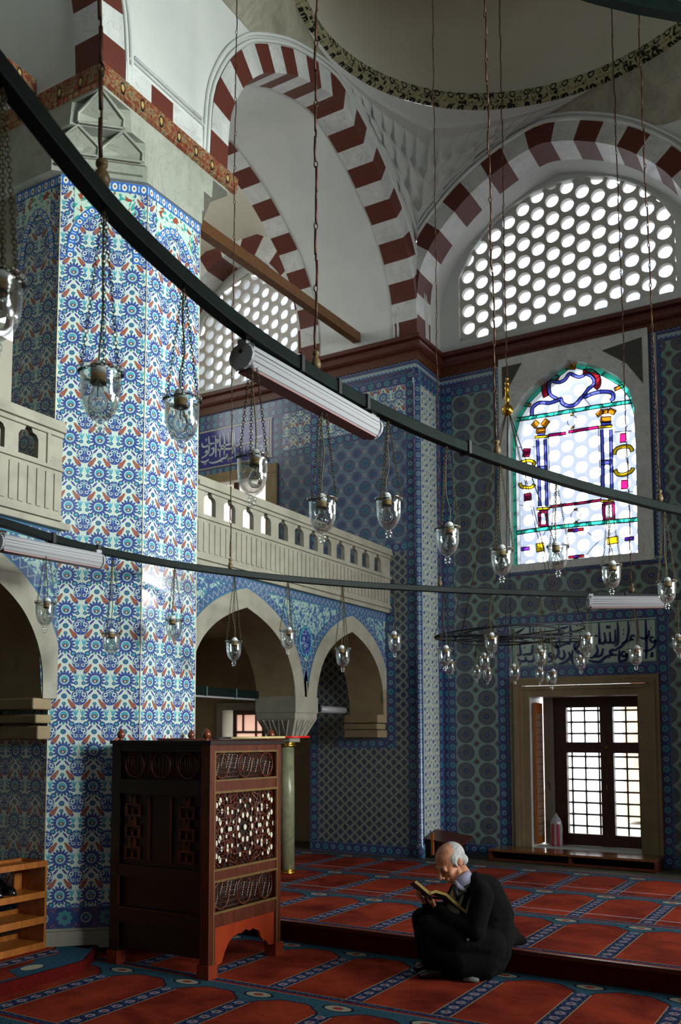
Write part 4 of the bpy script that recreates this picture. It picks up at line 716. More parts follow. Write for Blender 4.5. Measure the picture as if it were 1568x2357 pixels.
m = MB(); octo(m, OC, .20, .36, 0, lambda i, L_, a, b: [(0, 0), (L_, 0), (L_, b-a), (0, b-a)]); octo(m, [(p[0]*1.0, p[1]) for p in OC], 5.96, 5.97, 1, lambda i, L_, a, b: [(0, 0)]*4); m.build('tiled_base_band', [tile_border('glazed_tile_base_border', .16), M_GMARB], pl, merge=False)
def scale_oct(k, off=(0, 0)):
    cx, cy = -5.53, 5.706; return [(cx+(p[0]-cx)*k, cy+(p[1]-cy)*k) for p in OC]
m = MB(); P_ = scale_oct(1.03); m.prism(P_, .06, .185); P_ = scale_oct(1.015); m.prism(P_, .185, .205); m.build('plinth', M_STONE, pl, .006)
m = MB(); m.face([(-6.5, 4.905, .2), (-5.70, 4.905, .2), (-5.70, 4.905, 1.62), (-6.5, 4.905, 1.62)], 0, [(-.8-.02, .2-3.61+.1437), (-.02, .2-3.61+.1437), (-.02, 1.62-3.61+.1437), (-.8-.02, 1.62-3.61+.1437)]); m.build('arch_pier_tiles', T_SAZ, pl, merge=False)
m = MB(); m.box((-6.5, 4.91, .08), (-5.75, 5.3, 3.1)); m.build('arch_pier_core', M_STONED, pl)
# top arched tile border on each seen face
m = MB(); m2 = MB(); m3 = MB()
for i in (0, 1, 2):
    a, b = Vector(OC[i]), Vector(OC[i+1]); L_ = (b-a).length; d = (b-a)/L_; nrm = Vector((d.y, -d.x)); 
    def P3(u, z, o): q = a+d*u+nrm*o; return (q.x, q.y, z)
    def seg(mb, A, B, w, o, mat=0):
        pass
    fp = lambda p, o: P3(p.x, p.y, o)
    hw = L_/2-.055
    prof = smooth_prof([(hw, 5.30), (hw*.98, 5.42), (hw*.86, 5.55), (hw*.6, 5.67), (hw*.3, 5.735), (0, 5.765)]); prof = [Vector((L_/2-p.x, p.y)) for p in prof][::1][:-1]+[Vector((L_/2+p.x, p.y)) for p in prof][::-1]
    prof = [Vector((L_-p.x, p.y)) for p in prof]
    arch_band(m, fp, prof, 0, .055, .004)
    # straight legs and top run
    for u0 in (0, L_-.055): m.face([P3(u0, 5.0 if False else 5.30, .004), P3(u0+.055, 5.30, .004), P3(u0+.055, 5.31, .004), P3(u0, 5.31, .004)])
    m.face([P3(0, 5.88, .005), P3(L_, 5.88, .005), P3(L_, 5.96, .005), P3(0, 5.96, .005)], 0, [(0, 0), (L_, 0), (L_, .055), (0, .055)])
    O = offs(resample(prof, 40), .05)
    for p, q in zip(O, O[1:]):
        if q.x != p.x: m2.face([P3(p.x, p.y, .003), P3(q.x, q.y, .003), P3(q.x, 5.89, .003), P3(p.x, 5.89, .003)], 0, [(p.x, p.y), (q.x, q.y), (q.x, 5.89), (p.x, 5.89)])
def tile_small_border():
    N = NT('glazed_tile_small_flower_border', .16, .55); p = N.uv(); q = N.cell(p, .075, .055); col = c(64, 110, 190); r = N.ln(N.map(q, (0, 0), 0, (.26, .26))); col = N.mix(N.M('LESS_THAN', r, 1), col, c(220, 230, 220)); col = N.mix(N.M('LESS_THAN', r, .4), col, RED); col = N.mix(N.ell(N.V('ABSOLUTE', q), .5, .12, .07, .14), col, c(170, 210, 220)); return N.out(col)
def tile_spandrel():
    N = NT('glazed_tile_green_spandrel', .16, .55); p = N.uv(); f = N.noise(p, 14, 1, .5, 1.5); col = N.mix(N.M('GREATER_THAN', f, .56), c(196, 222, 206), c(70, 168, 160)); g = N.noise(N.V('ADD', p, (4, 2, 0)), 16, 1, .5, .8); col = N.mix(N.M('GREATER_THAN', g, .64), col, RED); return N.out(col)
T_SML = tile_small_border()
m.build('arched_tile_border', T_SML, pl, merge=False); m2.build('arch_spandrel_tiles', tile_spandrel(), pl, merge=False)
# vertical joint lines at the pillar corners (pale grout)
m = MB()
for k in (1, 2, 3): m.tube([(OC[k][0], OC[k][1], .2), (OC[k][0], OC[k][1], 5.95)], .005, 6)
m.build('corner_joint', plain('pale_grout', c(214, 206, 180), .7), pl)
# marble capital block: square above, cut to the octagon with muqarnas hoods at the corner
cp = tag(empty('pillar_capital', (-5.5, 5.6, 5.97)), 'grey marble capital block with carved muqarnas corner on the tiled pillar', 'capital')
m = MB(); SQX, SQY = -4.705, 4.815
def corner_ring(z, k, grow=0): # k=0 octagon-like chamfer, 1 square
    ch = .52*(1-k)
    return [(-6.3, SQY, z), (SQX-ch, SQY, z), (SQX, SQY+ch, z), (SQX, 6.05+.38*k-.01, z), (SQX-.5*(1-k), 6.45, z), (-6.3, 6.45, z)]
rows = [corner_ring(5.965, 0), corner_ring(6.09, 0), corner_ring(6.09, .06), corner_ring(6.27, .06), corner_ring(6.27, .36), corner_ring(6.44, .40), corner_ring(6.44, .93), corner_ring(6.47, 1)]
m.grid(rows, 0, None, False, closed=True); m.face([(OC[i][0], OC[i][1], 5.965) for i in range(8)][::-1]); m.face([rows[0][i] for i in range(6)][::-1]); m.build('block', M_GMARB, cp, merge=False)
m = MB(); n45 = Vector((1, -1, 0)).normalized(); t45 = Vector((1, 1, 0)).normalized(); cc_ = Vector((SQX-.26, SQY+.26, 0))
def hood(u0, w, z0, z1, o0, o1):
    # pointed hood outlined by ribs with a hollow behind
    A = cc_+t45*(u0-w/2)+n45*o0; B = cc_+t45*(u0+w/2)+n45*o0; Tp = cc_+t45*u0+n45*o1; Md = cc_+t45*u0+n45*(o0-.03)
    a0, b0 = Vector((A.x, A.y, z0)), Vector((B.x, B.y, z0)); a1, b1 = Vector((A.x, A.y, z0+(z1-z0)*.45)), Vector((B.x, B.y, z0+(z1-z0)*.45)); tp = Vector((Tp.x, Tp.y, z1)); dm = Vector((Md.x, Md.y, z0+(z1-z0)*.3))
    for q in ([a0, dm, a1], [a1, dm, tp], [tp, dm, b1], [b1, dm, b0], [b0, dm, a0]): m.face([tuple(v) for v in q])
    m.tube([a0, a1, tp, b1, b0], .014, 6); m.tube([a0, b0], .010, 6)
hood(-.17, .31, 6.10, 6.275, .045, .13); hood(.17, .31, 6.10, 6.275, .045, .13); hood(0, .34, 6.28, 6.45, .16, .33)
m.box((-.33, -.02, 6.0), (.33, .03, 6.02), 0, Matrix(((t45.x, n45.x, 0, cc_.x), (t45.y, n45.y, 0, cc_.y), (0, 0, 1, 0), (0, 0, 0, 1)))); m.build('muqarnas_hoods', M_GMARB, cp, merge=False)
m = MB(); sweep(m, [(-9.0, SQY), (SQX, SQY), (SQX, 6.50)], [(0, 6.46), (.03, 6.47), (.03, 6.49), (.045, 6.50), (.045, 6.60), (.02, 6.615), (0, 6.615)]); m.build('painted_moulding', M_PAINT, cp, merge=False)
# second block continuing to the left behind
m = MB(); m.box((-9.1, 4.83, 5.98), (-6.2, 6.40, 6.47)); m.build('rear_block', M_GMARB, cp)
# tie beams
def beam(label, x, y0, z0, y1, z1, mat, w=.10, h=.12):
    m = MB(); m.box((x-w/2, 0, 0), (x+w/2, (Vector((y1, z1))-Vector((y0, z0))).length, h)); o = m.build('tie_beam', mat); o.location = (0, y0, z0); o.rotation_euler = (math.atan2(z1-z0, y1-y0), 0, 0); return tag(o, label, 'beam')
M_BEAM = mottled('faded_painted_beam', c(92, 58, 36), c(112, 78, 44), 16, .5, .3)
beam('faded red and gold painted tie beam crossing in front of the small lunette window', -5.55, 6.42, 6.62, 10.44, 6.74, M_BEAM)
beam('gold painted tie beam at the left edge above the dark ring', -5.47, .8, 6.62, 4.82, 6.66, M_PAINT)
# ================================================================ ARCADE AND BALCONY
HA = [(.90, 1.88), (.89, 2.1), (.83, 2.30), (.70, 2.50), (.50, 2.66), (.25, 2.78), (0, 2.86)]
A1 = full(HA, 7.40); A2 = full([(x*.915, z-.03) for x, z in HA], 9.555); A0 = full(HA, 3.90)
def zin(Y):
    z = 0
    for pr_ in (A0, A1, A2):
        for a, b in zip(pr_, pr_[1:]):
            if min(a.x, b.x) <= Y <= max(a.x, b.x) and abs(b.x-a.x) > 1e-7: z = max(z, a.y+(b.y-a.y)*(Y-a.x)/(b.x-a.x))
    return z
ar = struct(empty('wall_arcade', (XB, 7.4, 0))); m = MB(); yy = [x*.03 for x in range(-34, 349)]
for a, b in zip(yy, yy[1:]):
    b = min(b, 10.45); za, zb = zin(a+1e-4) or 1.88, zin(b-1e-4) or 1.88
    if 8.30 < (a+b)/2 < 8.73 or (a+b)/2 > 10.39: za = zb = 1.88
    m.face([(XB, a, za), (XB, b, zb), (XB, b, 3.2), (XB, a, 3.2)], 0, [(a, za), (b, zb), (b, 3.2), (a, 3.2)])
m.build('spandrel_tiles', T_CLD, ar, merge=False)
for k, (pf, nm) in enumerate(((A1, 'stone_arch'), (A2, 'stone_arch'), (A0, 'stone_arch'))):
    m = MB(); arch_rib(m, fX(), pf, .19, XB+.012, XB-.48, 16, 3, (0,), 1); m.build(nm, [M_STONE, M_STONED], ar, merge=False)
    m = MB(); arch_band(m, fX(), pf, .19, .28, XB+.006); m.build('arch_border_tiles', T_ARB, ar, merge=False)
m = MB(); m.face([(XB+.004, -1, 3.05), (XB+.004, 10.45, 3.05), (XB+.004, 10.45, 3.15), (XB+.004, -1, 3.15)], 0, [(0, 0), (11.45, 0), (11.45, .1), (0, .1)]); m.build('top_border_tiles', T_ARB, ar)
# oval calligraphic roundel between the arches
m = MB(); n = 32; q = [(XB+.012, 8.50+.115*math.cos(2*PI*k/n), 2.62+.15*math.sin(2*PI*k/n)) for k in range(n)]; m.face(q, 0, [(p[1], p[2]) for p in q]); m.build('roundel', NT('navy_scroll_roundel', .2, .5).m, ar)
N = NT('navy_scroll_roundel_tile', .2, .5); p_ = N.uv(); f_ = N.noise(p_, 34, 2, .5, 1.5); bpy.data.objects['roundel'].data.materials[0] = N.out(N.mix(N.M('GREATER_THAN', f_, .58), c(44, 62, 130), c(170, 190, 200)))
m = MB(); m.tube([(XB+.012, 8.50+.12*math.cos(2*PI*k/n), 2.62+.155*math.sin(2*PI*k/n)) for k in range(n)], .008, 6, closed=True); m.build('roundel_rim', plain('turquoise_glaze', TURQ, .2), ar)
# impost block above column, flared capital, and corbel at the pier
m = MB(); m.box((XB-.488, 8.285, 1.86), (XB+.022, 8.745, 2.03)); m.tube([(XB+.016, 8.515, 2.20), (XB+.024, 8.515, 2.03)], .008, 6)
m.build('impost_block', M_STONE, ar, .005)
m = MB()
for (z0, k0), (z1, k1) in (((1.86, 1.0), (1.80, 1.0)), ((1.80, 1.0), (1.60, .62))):
    s0, s1 = .245*k0, .245*k1; cx, cy = -5.405, 8.515
    P0 = [(cx-s0, cy-s0*.92, z0), (cx+s0, cy-s0*.92, z0), (cx+s0, cy+s0*.92, z0), (cx-s0, cy+s0*.92, z0)]; P1 = [(cx-s1, cy-s1*.92, z1), (cx+s1, cy-s1*.92, z1), (cx+s1, cy+s1*.92, z1), (cx-s1, cy+s1*.92, z1)]
    for i in range(4): j = (i+1) % 4; m.face([P1[i], P1[j], P0[j], P0[i]])
for i in range(3): # carved folded leaves on the capital faces
    for sx in (0, 1):
        u = -.15+i*.15
        if sx: m.tube([(-5.405+.155+.005, 8.515+u*.55, 1.60), (-5.405+.24, 8.515+u*.8+.04, 1.78)], .008, 5); m.tube([(-5.405+.155+.005, 8.515+u*.55, 1.60), (-5.405+.24, 8.515+u*.8-.04, 1.78)], .008, 5)
        else: m.tube([(-5.405+u*.55, 8.515-.145, 1.60), (-5.405+u*.8+.04, 8.515-.225, 1.78)], .008, 5); m.tube([(-5.405+u*.55, 8.515-.145, 1.60), (-5.405+u*.8-.04, 8.515-.225, 1.78)], .008, 5)
m.build('capital', M_STONE, ar, merge=False)
m = MB()
for a, b, o in ((1.78, 1.88, .0), (1.70, 1.77, -.02), (1.60, 1.69, .0)): m.box((XB-.46+o, 10.20-o, a), (XB+.012-abs(o), 10.45, b))
m.box((XB-.48, 10.37, 1.86), (XB+.012, 10.45, 2.2)); m.build('corbel', M_STONED, ar, .012)
m = MB()
for a, b, o in ((1.80, 1.88, .0), (1.70, 1.76, .03), (1.58, 1.68, .05)): m.box((XB-1.2, 4.72+o, a), (XB+.0, 4.90, b))
m.build('corbel', M_STONED, ar, .012)
# marble column
co = tag(empty('marble_column', (-5.405, 8.515, .158)), 'slender green-grey marble column with brass rings behind the carved wooden screen', 'column'); m = MB()
m.lathe([(0, .20), (.088, .20), (.086, 1.0), (.080, 1.50), (0, 1.50)], (-5.405, 8.515, 0), 28); m.build('shaft', marble('green_mottled_marble', c(112, 116, 92), c(146, 146, 112), c(80, 84, 60), .3, 4), co)
for z in (.158, 1.50):
    m = MB(); m.lathe([(0, 0), (.098, 0), (.104, .012), (.098, .025), (.090, .03), (.100, .038), (.098, .05), (.0, .05)], (-5.405, 8.515, z), 28); m.build('brass_ring', M_GOLD, co)
m = MB(); m.box((-5.51, 8.41, 1.55), (-5.30, 8.62, 1.60)); m.build('neck_block', M_STONE, co, .004)
# balcony parapet
ba = tag(empty('balcony_parapet', (XB, 8.5, 3.20)), 'pale stone gallery parapet pierced by a row of small arched openings, between pillar and pier', 'parapet')
def parapet(root, y0, y1, ys, ow=.185, oz0=3.62, oz1=3.83):
    m = MB(); x0, x1 = XB+.025, XB+.07
    m.box((x0, y0, 3.20), (x1, y1, oz0)); edges = [y0]
    hole = [(-.5, 0), (-.5, .66), (-.40, .80), (-.20, .86), (-.14, 1.0), (.14, 1.0), (.20, .86), (.40, .80), (.5, .66), (.5, 0)]
    prev = y0
    for yc in ys:
        a, b = yc-ow/2, yc+ow/2; m.box((x0, prev, oz0), (x1, a, oz1)); prev = b
        H = [(yc+u*ow, oz0+v*(oz1-oz0)) for u, v in hole]
        for (ya, za), (yb, zb) in zip(H[1:-1], H[2:-1]): # lintel pieces
            m.face([(x1, ya, za), (x1, yb, zb), (x1, yb, oz1), (x1, ya, oz1)]); m.face([(x0, yb, zb), (x0, ya, za), (x0, ya, oz1), (x0, yb, oz1)])
            m.face([(x1, ya, za), (x0, ya, za), (x0, yb, zb), (x1, yb, zb)])
    m.box((x0, prev, oz0), (x1, y1, oz1)); m.build('openwork_panel', M_STONE, root, merge=False)
    m = MB(); m.box((x0-.02, y0, oz1), (x1+.02, y1, oz1+.035)); m.box((x0-.03, y0, oz1+.035), (x1+.045, y1, oz1+.075)); m.box((x0-.01, y0, oz1+.075), (x1+.03, y1, 3.95)); m.build('handrail', M_STONE, root, .006)
    m = MB(); m.box((x1, y0, 3.575), (x1+.02, y1, 3.60)); m.box((x1, y0, 3.20), (x1+.018, y1, 3.23)); y = y0+.03
    while y < y1-.06:
        m.box((x1, y, 3.27), (x1+.010, y+.045, 3.545)); y += .085
    m.build('fluted_lower_panel', M_STONE, root, .003)
parapet(ba, 6.50, 10.44, [6.708, 7.019, 7.326, 7.637, 7.958, 8.272, 8.566, 8.867, 9.172, 9.493, 9.786, 10.104])
bb = tag(empty('balcony_parapet', (XB, 3.5, 3.20)), 'pale stone gallery parapet with one small arched opening at the left edge', 'parapet'); parapet(bb, 1.2, 4.88, [4.55-.31*k for k in range(10)][::-1])
m = MB()
for k, (a, b) in enumerate(((.0, .0), (.012, .03), (.024, .06))): m.box((XB+.07, 4.72-.0+b*.4, 3.60+b), (XB+.085+a*0, 4.75+b*.4, 3.84-b))
m.build('end_mouldings', M_STONE, bb, .004)
m = MB(); m.box((XB-.3, -1, 3.15), (XB+.06, 10.44, 3.20)); m.build('sill_course', M_STONE, ar, .005)
# ================================================================ CALLIGRAPHY PANELS
def ribbons(mb, strokes, y, th=.004, k=1.0):
    for w, P in strokes:
        P = [Vector(p) for p in P]
        if len(P) > 2: P = [v for i, v in enumerate(smooth_prof(P))]
        hw = w*.0027*k; n = len(P); L_ = []; R_ = []
        for i, p in enumerate(P):
            d = (P[min(i+1, n-1)]-P[max(i-1, 0)]).normalized(); t = i/(n-1); ww = hw*(.55+.6*math.sin(PI*min(max(t, .08), .92))); nn = Vector((-d.y, d.x)); L_.append(p+nn*ww); R_.append(p-nn*ww)
        for i in range(n-1):
            mb.face([(R_[i].x, y, R_[i].y), (R_[i+1].x, y, R_[i+1].y), (L_[i+1].x, y, L_[i+1].y), (L_[i].x, y, L_[i].y)])
def dots(mb, D_, y, r):
    for x, z in D_: mb.face([(x-r, y, z), (x, y, z-r), (x+r, y, z), (x, y, z+r)])
ca = tag(empty('inscription_panel', (-2.95, YW, 2.48)), 'white tile panel with dark blue Arabic calligraphy above the lower window', 'panel'); m = MB()
m.box((-3.80, YW-.006, 2.475), (-2.10, YW-.001, 2.965)); m.build('ground', plain('pale_mint_glaze', c(176, 196, 184), .2), ca)
m = MB(); ribbons(m, DATA['callA'], YW-.012, k=.55); dots(m, DATA['dotA'], YW-.012, .011); m.build('lettering', plain('cobalt_lettering_glaze', c(26, 34, 90), .2), ca, solid=.003, merge=False)
m = MB()
for a, b in (((-3.80, 2.475), (-2.10, 2.485)), ((-3.80, 2.955), (-2.10, 2.968)), ((-3.80, 2.475), (-3.785, 2.968)), ((-2.115, 2.475), (-2.10, 2.968))): m.box((a[0], YW-.010, a[1]), (b[0], YW-.004, b[1]))
m.build('rim', plain('green_rim_glaze', c(60, 120, 110), .2), ca)
cb = tag(empty('inscription_panel', (-7.7, 10.74, 5.54)), 'dark blue tile panel with white Arabic calligraphy on the gallery wall behind the pillar', 'panel'); m = MB()
m.box((-8.36, 10.739, 5.54), (-7.07, 10.748, 6.11)); m.build('ground', plain('deep_cobalt_glaze', c(24, 38, 130), .12, .6), cb)
m = MB(); ribbons(m, DATA['callB'], 10.735, k=.55); dots(m, DATA['dotB'], 10.735, .012); m.build('lettering', plain('white_lettering_glaze', c(196, 206, 214), .2), cb, solid=.002, merge=False)
m = MB()
for a, b in (((-8.36, 6.095), (-7.06, 6.11)), ((-7.10, 5.54), (-7.085, 6.1)), ((-7.14, 5.54), (-7.125, 6.09)), ((-8.36, 5.54), (-7.06, 5.55)), ((-7.7, 5.80), (-7.15, 5.808))): m.box((a[0], 10.733, a[1]), (b[0], 10.74, b[1]))
m.build('rim', plain('cream_rim_glaze', c(190, 184, 160), .2), cb)
# ================================================================ STAINED GLASS WINDOW
w5 = struct(empty('window_5', (-3.02, 11.3, 3.70))); G = DATA['G']
GP = [Vector(p) for p in [(-3.80, 3.74), (-3.80, 5.1), (-3.79, 5.45), (-3.73, 5.68), (-3.60, 5.87), (-3.42, 6.02), (-3.22, 6.13), (-3.03, 6.22), (-2.84, 6.15), (-2.64, 6.04), (-2.44, 5.88), (-2.32, 5.70), (-2.27, 5.47), (-2.26, 5.1), (-2.27, 3.74)]]
m = MB(); wall_with_hole(m, GP, -3.90, -2.10, 3.66, 6.40, YW-.03, 0, .40)
for a, b in (((-3.90, 3.66), (-3.90, 6.40)), ((-2.10, 6.40), (-2.10, 3.66))): pass
m.box((-3.905, YW-.03, 3.655), (-3.90, YW+.01, 6.40)); m.box((-2.10, YW-.03, 3.655), (-2.095, YW+.01, 6.40)); m.box((-3.90, YW-.03, 3.65), (-2.10, YW+.01, 3.66)); m.box((-3.90, YW-.03, 6.40), (-2.10, YW+.01, 6.405))
m.build('marble_frame', M_WMARB, w5, merge=False)
m = MB()
for tri in ([(-3.86, 5.88), (-3.60, 6.30), (-3.86, 6.30)], [(-2.62, 6.24), (-2.16, 6.30), (-2.16, 5.74), (-2.34, 6.02)]): m.prism(tri, -.0, .004, 0, Matrix(((1, 0, 0, 0), (0, 0, -1, YW-.03), (0, 1, 0, 0), (0, 0, 0, 1))))
m.build('corner_inlay', mottled('green_porphyry_inlay', c(60, 68, 62), c(84, 80, 76), 40, .5), w5)
def sheet(name, P, y, mat): # thin solid panel
    m = MB(); m.face([(p.x, y, p.y) for p in ccw(P)]); o = m.build(name, mat, w5); s_ = o.modifiers.new('s', 'SOLIDIFY'); s_.thickness = .004; return o
def pane(name, col, rough=.0, tr=1.0, ior=1.0):
    N = NT(name, rough, .3); N.b.inputs['Base Color'].default_value = col; N.b.inputs['Transmission Weight'].default_value = tr; N.b.inputs['IOR'].default_value = ior; return N.m
M_CLR = pane('clear_window_pane', (.97, .98, 1, 1), 0, 1, 1.02)
sheet('clear_glass', GP, 11.36, M_CLR)
GC = dict(green=c(60, 214, 176), blue=c(96, 104, 226), red=c(170, 30, 44), orange=c(214, 130, 26), yellow=c(246, 200, 24), pink=c(226, 30, 120), maroon=c(130, 20, 60), violet=c(130, 50, 226))
GM = {}
for k, v in GC.items():
    N = NT(k+'_stained_glass', .25, .3); N.b.inputs['Base Color'].default_value = v; N.b.inputs['Transmission Weight'].default_value = .0; 
    tl = N.n.new('ShaderNodeBsdfTranslucent'); tl.inputs[0].default_value = v; tp = N.n.new('ShaderNodeBsdfTransparent'); tp.inputs[0].default_value = v; mx = N.n.new('ShaderNodeMixShader'); mx.inputs[0].default_value = .55; N.t.links.new(tl.outputs[0], mx.inputs[1]); N.t.links.new(tp.outputs[0], mx.inputs[2]); N.t.links.new(mx.outputs[0], N.n['Material Output'].inputs[0]); GM[k] = N.m
M_LEAD = plain('lead_came', c(40, 42, 48), .6, .3)
def flat_ribbon(mb, P, hw, y0, y1):
    P = [Vector(p) for p in P]; n = len(P); L_, R_ = [], []
    for i, p in enumerate(P):
        d0 = (P[i]-P[i-1]).normalized() if i else (P[1]-P[0]).normalized(); d1 = (P[i+1]-P[i]).normalized() if i < n-1 else d0; d = (d0+d1).normalized() if (d0+d1).length > .1 else d1
        nn = Vector((-d.y, d.x)); L_.append(p+nn*hw); R_.append(p-nn*hw)
    for i in range(n-1):
        mb.face([(R_[i].x, y0, R_[i].y), (R_[i+1].x, y0, R_[i+1].y), (L_[i+1].x, y0, L_[i+1].y), (L_[i].x, y0, L_[i].y)])
    return L_, R_
lead = MB(); groups = {}
for col, w, P in G['lines']:
    hw = w/3.58*11.9/2145.6/2*1.35; Q = smooth_prof(P) if len(P) > 3 and not (Vector(P[0])-Vector(P[-1])).length < .02 else [Vector(p) for p in P]
    mb = groups.setdefault(col, MB()); L_, R_ = flat_ribbon(mb, Q, hw, 11.35, 0)
    for S_ in (L_, R_): lead.tube([(p.x, 11.348, p.y) for p in S_], .0075, 5)
    tot = sum((b-a).length for a, b in zip(Q, Q[1:])); nseg = max(1, int(tot/.17))
    for k in range(nseg+1):
        i = min(int(k/nseg*(len(Q)-1)), len(Q)-1); lead.tube([(L_[i].x, 11.348, L_[i].y), (R_[i].x, 11.348, R_[i].y)], .005, 5)
inner = [v for v in GP]; cen = Vector((-3.03, 4.95))
gb = groups.setdefault('green', MB()); GPc = GP+[GP[0]]
for a, b in zip(GPc, GPc[1:]):
    def ins(p): d = cen-p; return p+Vector((math.copysign(min(abs(d.x), .035), d.x), math.copysign(min(abs(d.y), .035), d.y)))
    gb.face([(a.x, 11.35, a.y), (b.x, 11.35, b.y), (ins(b).x, 11.35, ins(b).y), (ins(a).x, 11.35, ins(a).y)]); lead.tube([(ins(a).x, 11.348, ins(a).y), (ins(b).x, 11.348, ins(b).y)], .005, 5)
    n = max(1, int((b-a).length/.16))
    for k in range(n): q = a.lerp(b, k/n); r_ = ins(q); lead.tube([(q.x, 11.348, q.y), (r_.x, 11.348, r_.y)], .005, 5)
for P in G['cames']: lead.tube([(x, 11.348, z) for x, z in ([tuple(v) for v in smooth_prof(P)] if len(P) > 2 else P)], .0045, 5)
for (x, z), r_ in G['rings']: lead.tube([(x+r_*math.cos(t/12*PI), 11.348, z+1.15*r_*math.sin(t/12*PI)) for t in range(24)], .005, 5, closed=True)
lead.build('lead_cames', M_LEAD, w5)
for k, mb in groups.items(): o = mb.build('coloured_glass', GM[k], w5, merge=False); o['label'] = k+' stained glass pieces'
# frosted tinted head of the window
OUT5 = [Vector((p.x, p.y)) for p in GP]
m = lattice('outer_lattice', M_LATTO, [(p.x+(p.x+3.03)*.04, p.y) for p in GP], 11.72, .05, .20, .172, .080, -3.9, 3.72, w5)
m = MB(); splay(m, GP, 11.37, 11.76, 1.05); m.build('reveal', M_LATTO, w5, merge=False)
# ================================================================ LOWER WINDOW
w6 = struct(empty('window_6', (-2.96, YW, .29))); m = MB()
X0, X1, Z0, Z1 = -3.83, -2.09, .29, 2.33; x0, x1, z1 = -3.595, -2.325, 2.10
for k, (g, d) in enumerate(((0, .03), (.05, .045), (.10, .03), (.14, .015))):
    a0, a1 = X0+g, X1-g; b1 = Z1-g
    m.box((a0, YW-d-.0, Z0), (a0+.045 if k < 3 else x0, YW, b1)); m.box((a1-.045 if k < 3 else x1, YW-d, Z0), (a1, YW, b1)); m.box((a0, YW-d, b1-.045 if k < 3 else z1), (a1, YW, b1))
m.build('stone_frame', M_STONED, w6, .006, merge=False)
m = MB(); m.box((x0-.02, YW, Z0), (x0, YW+.42, z1)); m.box((x1, YW, Z0), (x1+.02, YW+.42, z1)); m.box((x0, YW, z1), (x1, YW+.42, z1+.02)); m.build('reveal', M_WMARB, w6)
m = MB(); m.box((x0, YW-.02, Z0-.03), (x1, YW+.45, Z0)); m.build('marble_sill', marble('pale_blue_marble_sill', c(190, 198, 204), c(206, 212, 216), c(150, 156, 164), .12), w6)
m = MB(); yS = YW+.45
m.box((-3.42, yS-.05, .30), (-3.27, yS+.03, 2.15)); m.box((-2.86, yS-.05, .30), (-2.71, yS+.03, 2.15)); m.box((-2.42, yS-.05, .30), (-2.30, yS+.03, 2.15))
m.box((-3.42, yS-.05, .30), (-2.30, yS+.03, .44)); m.box((-3.42, yS-.05, 1.42), (-2.30, yS+.03, 1.55)); m.box((-3.42, yS-.05, 1.975), (-2.30, yS+.03, 2.15)); m.build('timber_sash', M_WINWOOD, w6, .006, merge=False)
m = MB()
for a, b in ((-3.27, -2.86), (-2.71, -2.42)): m.box((a, yS-.005, .44), (b, yS, 1.42)); m.box((a, yS-.005, 1.55), (b, yS, 1.975))
m.build('glass_pane', M_CLR, w6)
def grille(name, y, bx, bz, x_0, x_1, z_0, z_1, r=.009):
    m = MB()
    for x in bx: m.tube([(x, y, z_0), (x, y, z_1)], r, 6)
    for z in bz: m.tube([(x_0, y, z), (x_1, y, z)], r, 6)
    for x in bx:
        for z in bz: m.lathe([(0, -.022), (.016, -.014), (.022, 0), (.016, .014), (0, .022)], (x, y, z), 8)
    return m.build(name, M_LEAD, w6)
grille('iron_grille', yS+.14, [-3.42+.165*k for k in range(8)], [.52+.142*k for k in range(12)], -3.5, -2.3, .3, 2.1, .0125)
m = MB(); m.box((-2.795, yS-.065, 1.48), (-2.775, yS-.05, 1.50)); m.box((-2.80, yS-.06, .98), (-2.785, yS-.05, 1.03)); m.build('latch', M_GOLD, w6)
# inlaid inner shutter folded against the left reveal, and stone post with hook
m = MB(); m.box((-3.575, YW+.06, .32), (-3.54, YW+.335, 2.03)); sh = m.build('shutter', M_PINE, w6, .004)
m = MB(); m.box((-3.541, YW+.09, .42), (-3.536, YW+.30, 1.90)); m.build('inlay_panel', M_INLAY, sh)
m = MB(); m.box((-3.54, YW+.35, .30), (-3.42, YW+.47, 2.10)); m.build('stone_post', M_STONE, w6, .006)
m = MB(); m.tube([(-3.50, YW+.34, 1.06), (-3.46, YW+.28, 1.04), (-3.44, YW+.25, 1.0), (-3.44, YW+.25, .96)], .006, 6); m.build('iron_hook', M_IRON, w6)
# shutter in the aisle window
m = MB()
for a, b in (((-8.12, .62), (-8.06, 2.0)), ((-7.60, .62), (-7.54, 2.0)), ((-8.12, 1.93), (-7.54, 2.0)), ((-8.12, 1.66), (-7.54, 1.69)), ((-7.95, 1.66), (-7.93, 2.0)), ((-7.72, .62), (-7.70, 2.0))): m.box((a[0], 11.30, a[1]), (b[0], 11.34, b[1]))
sh = m.build('shutter', M_REDWOOD, g4, merge=False); m = MB(); m.face([(-8.09, 11.32, .62), (-7.57, 11.32, .62), (-7.57, 11.32, 1.98), (-8.09, 11.32, 1.98)]); m.build('shutter_panel', translucent('pale_pink_panel', c(214, 170, 152)), sh)
m = MB()
for i in range(4):
    for k in range(3): m.tube([(-7.96+.08*i+.035*math.cos(t*PI/4), 11.30, 1.38+.09*k+.04*math.sin(t*PI/4)) for t in range(8)], .006, 4, closed=True)
m.build('shutter_inlay', M_DKWOOD, sh)
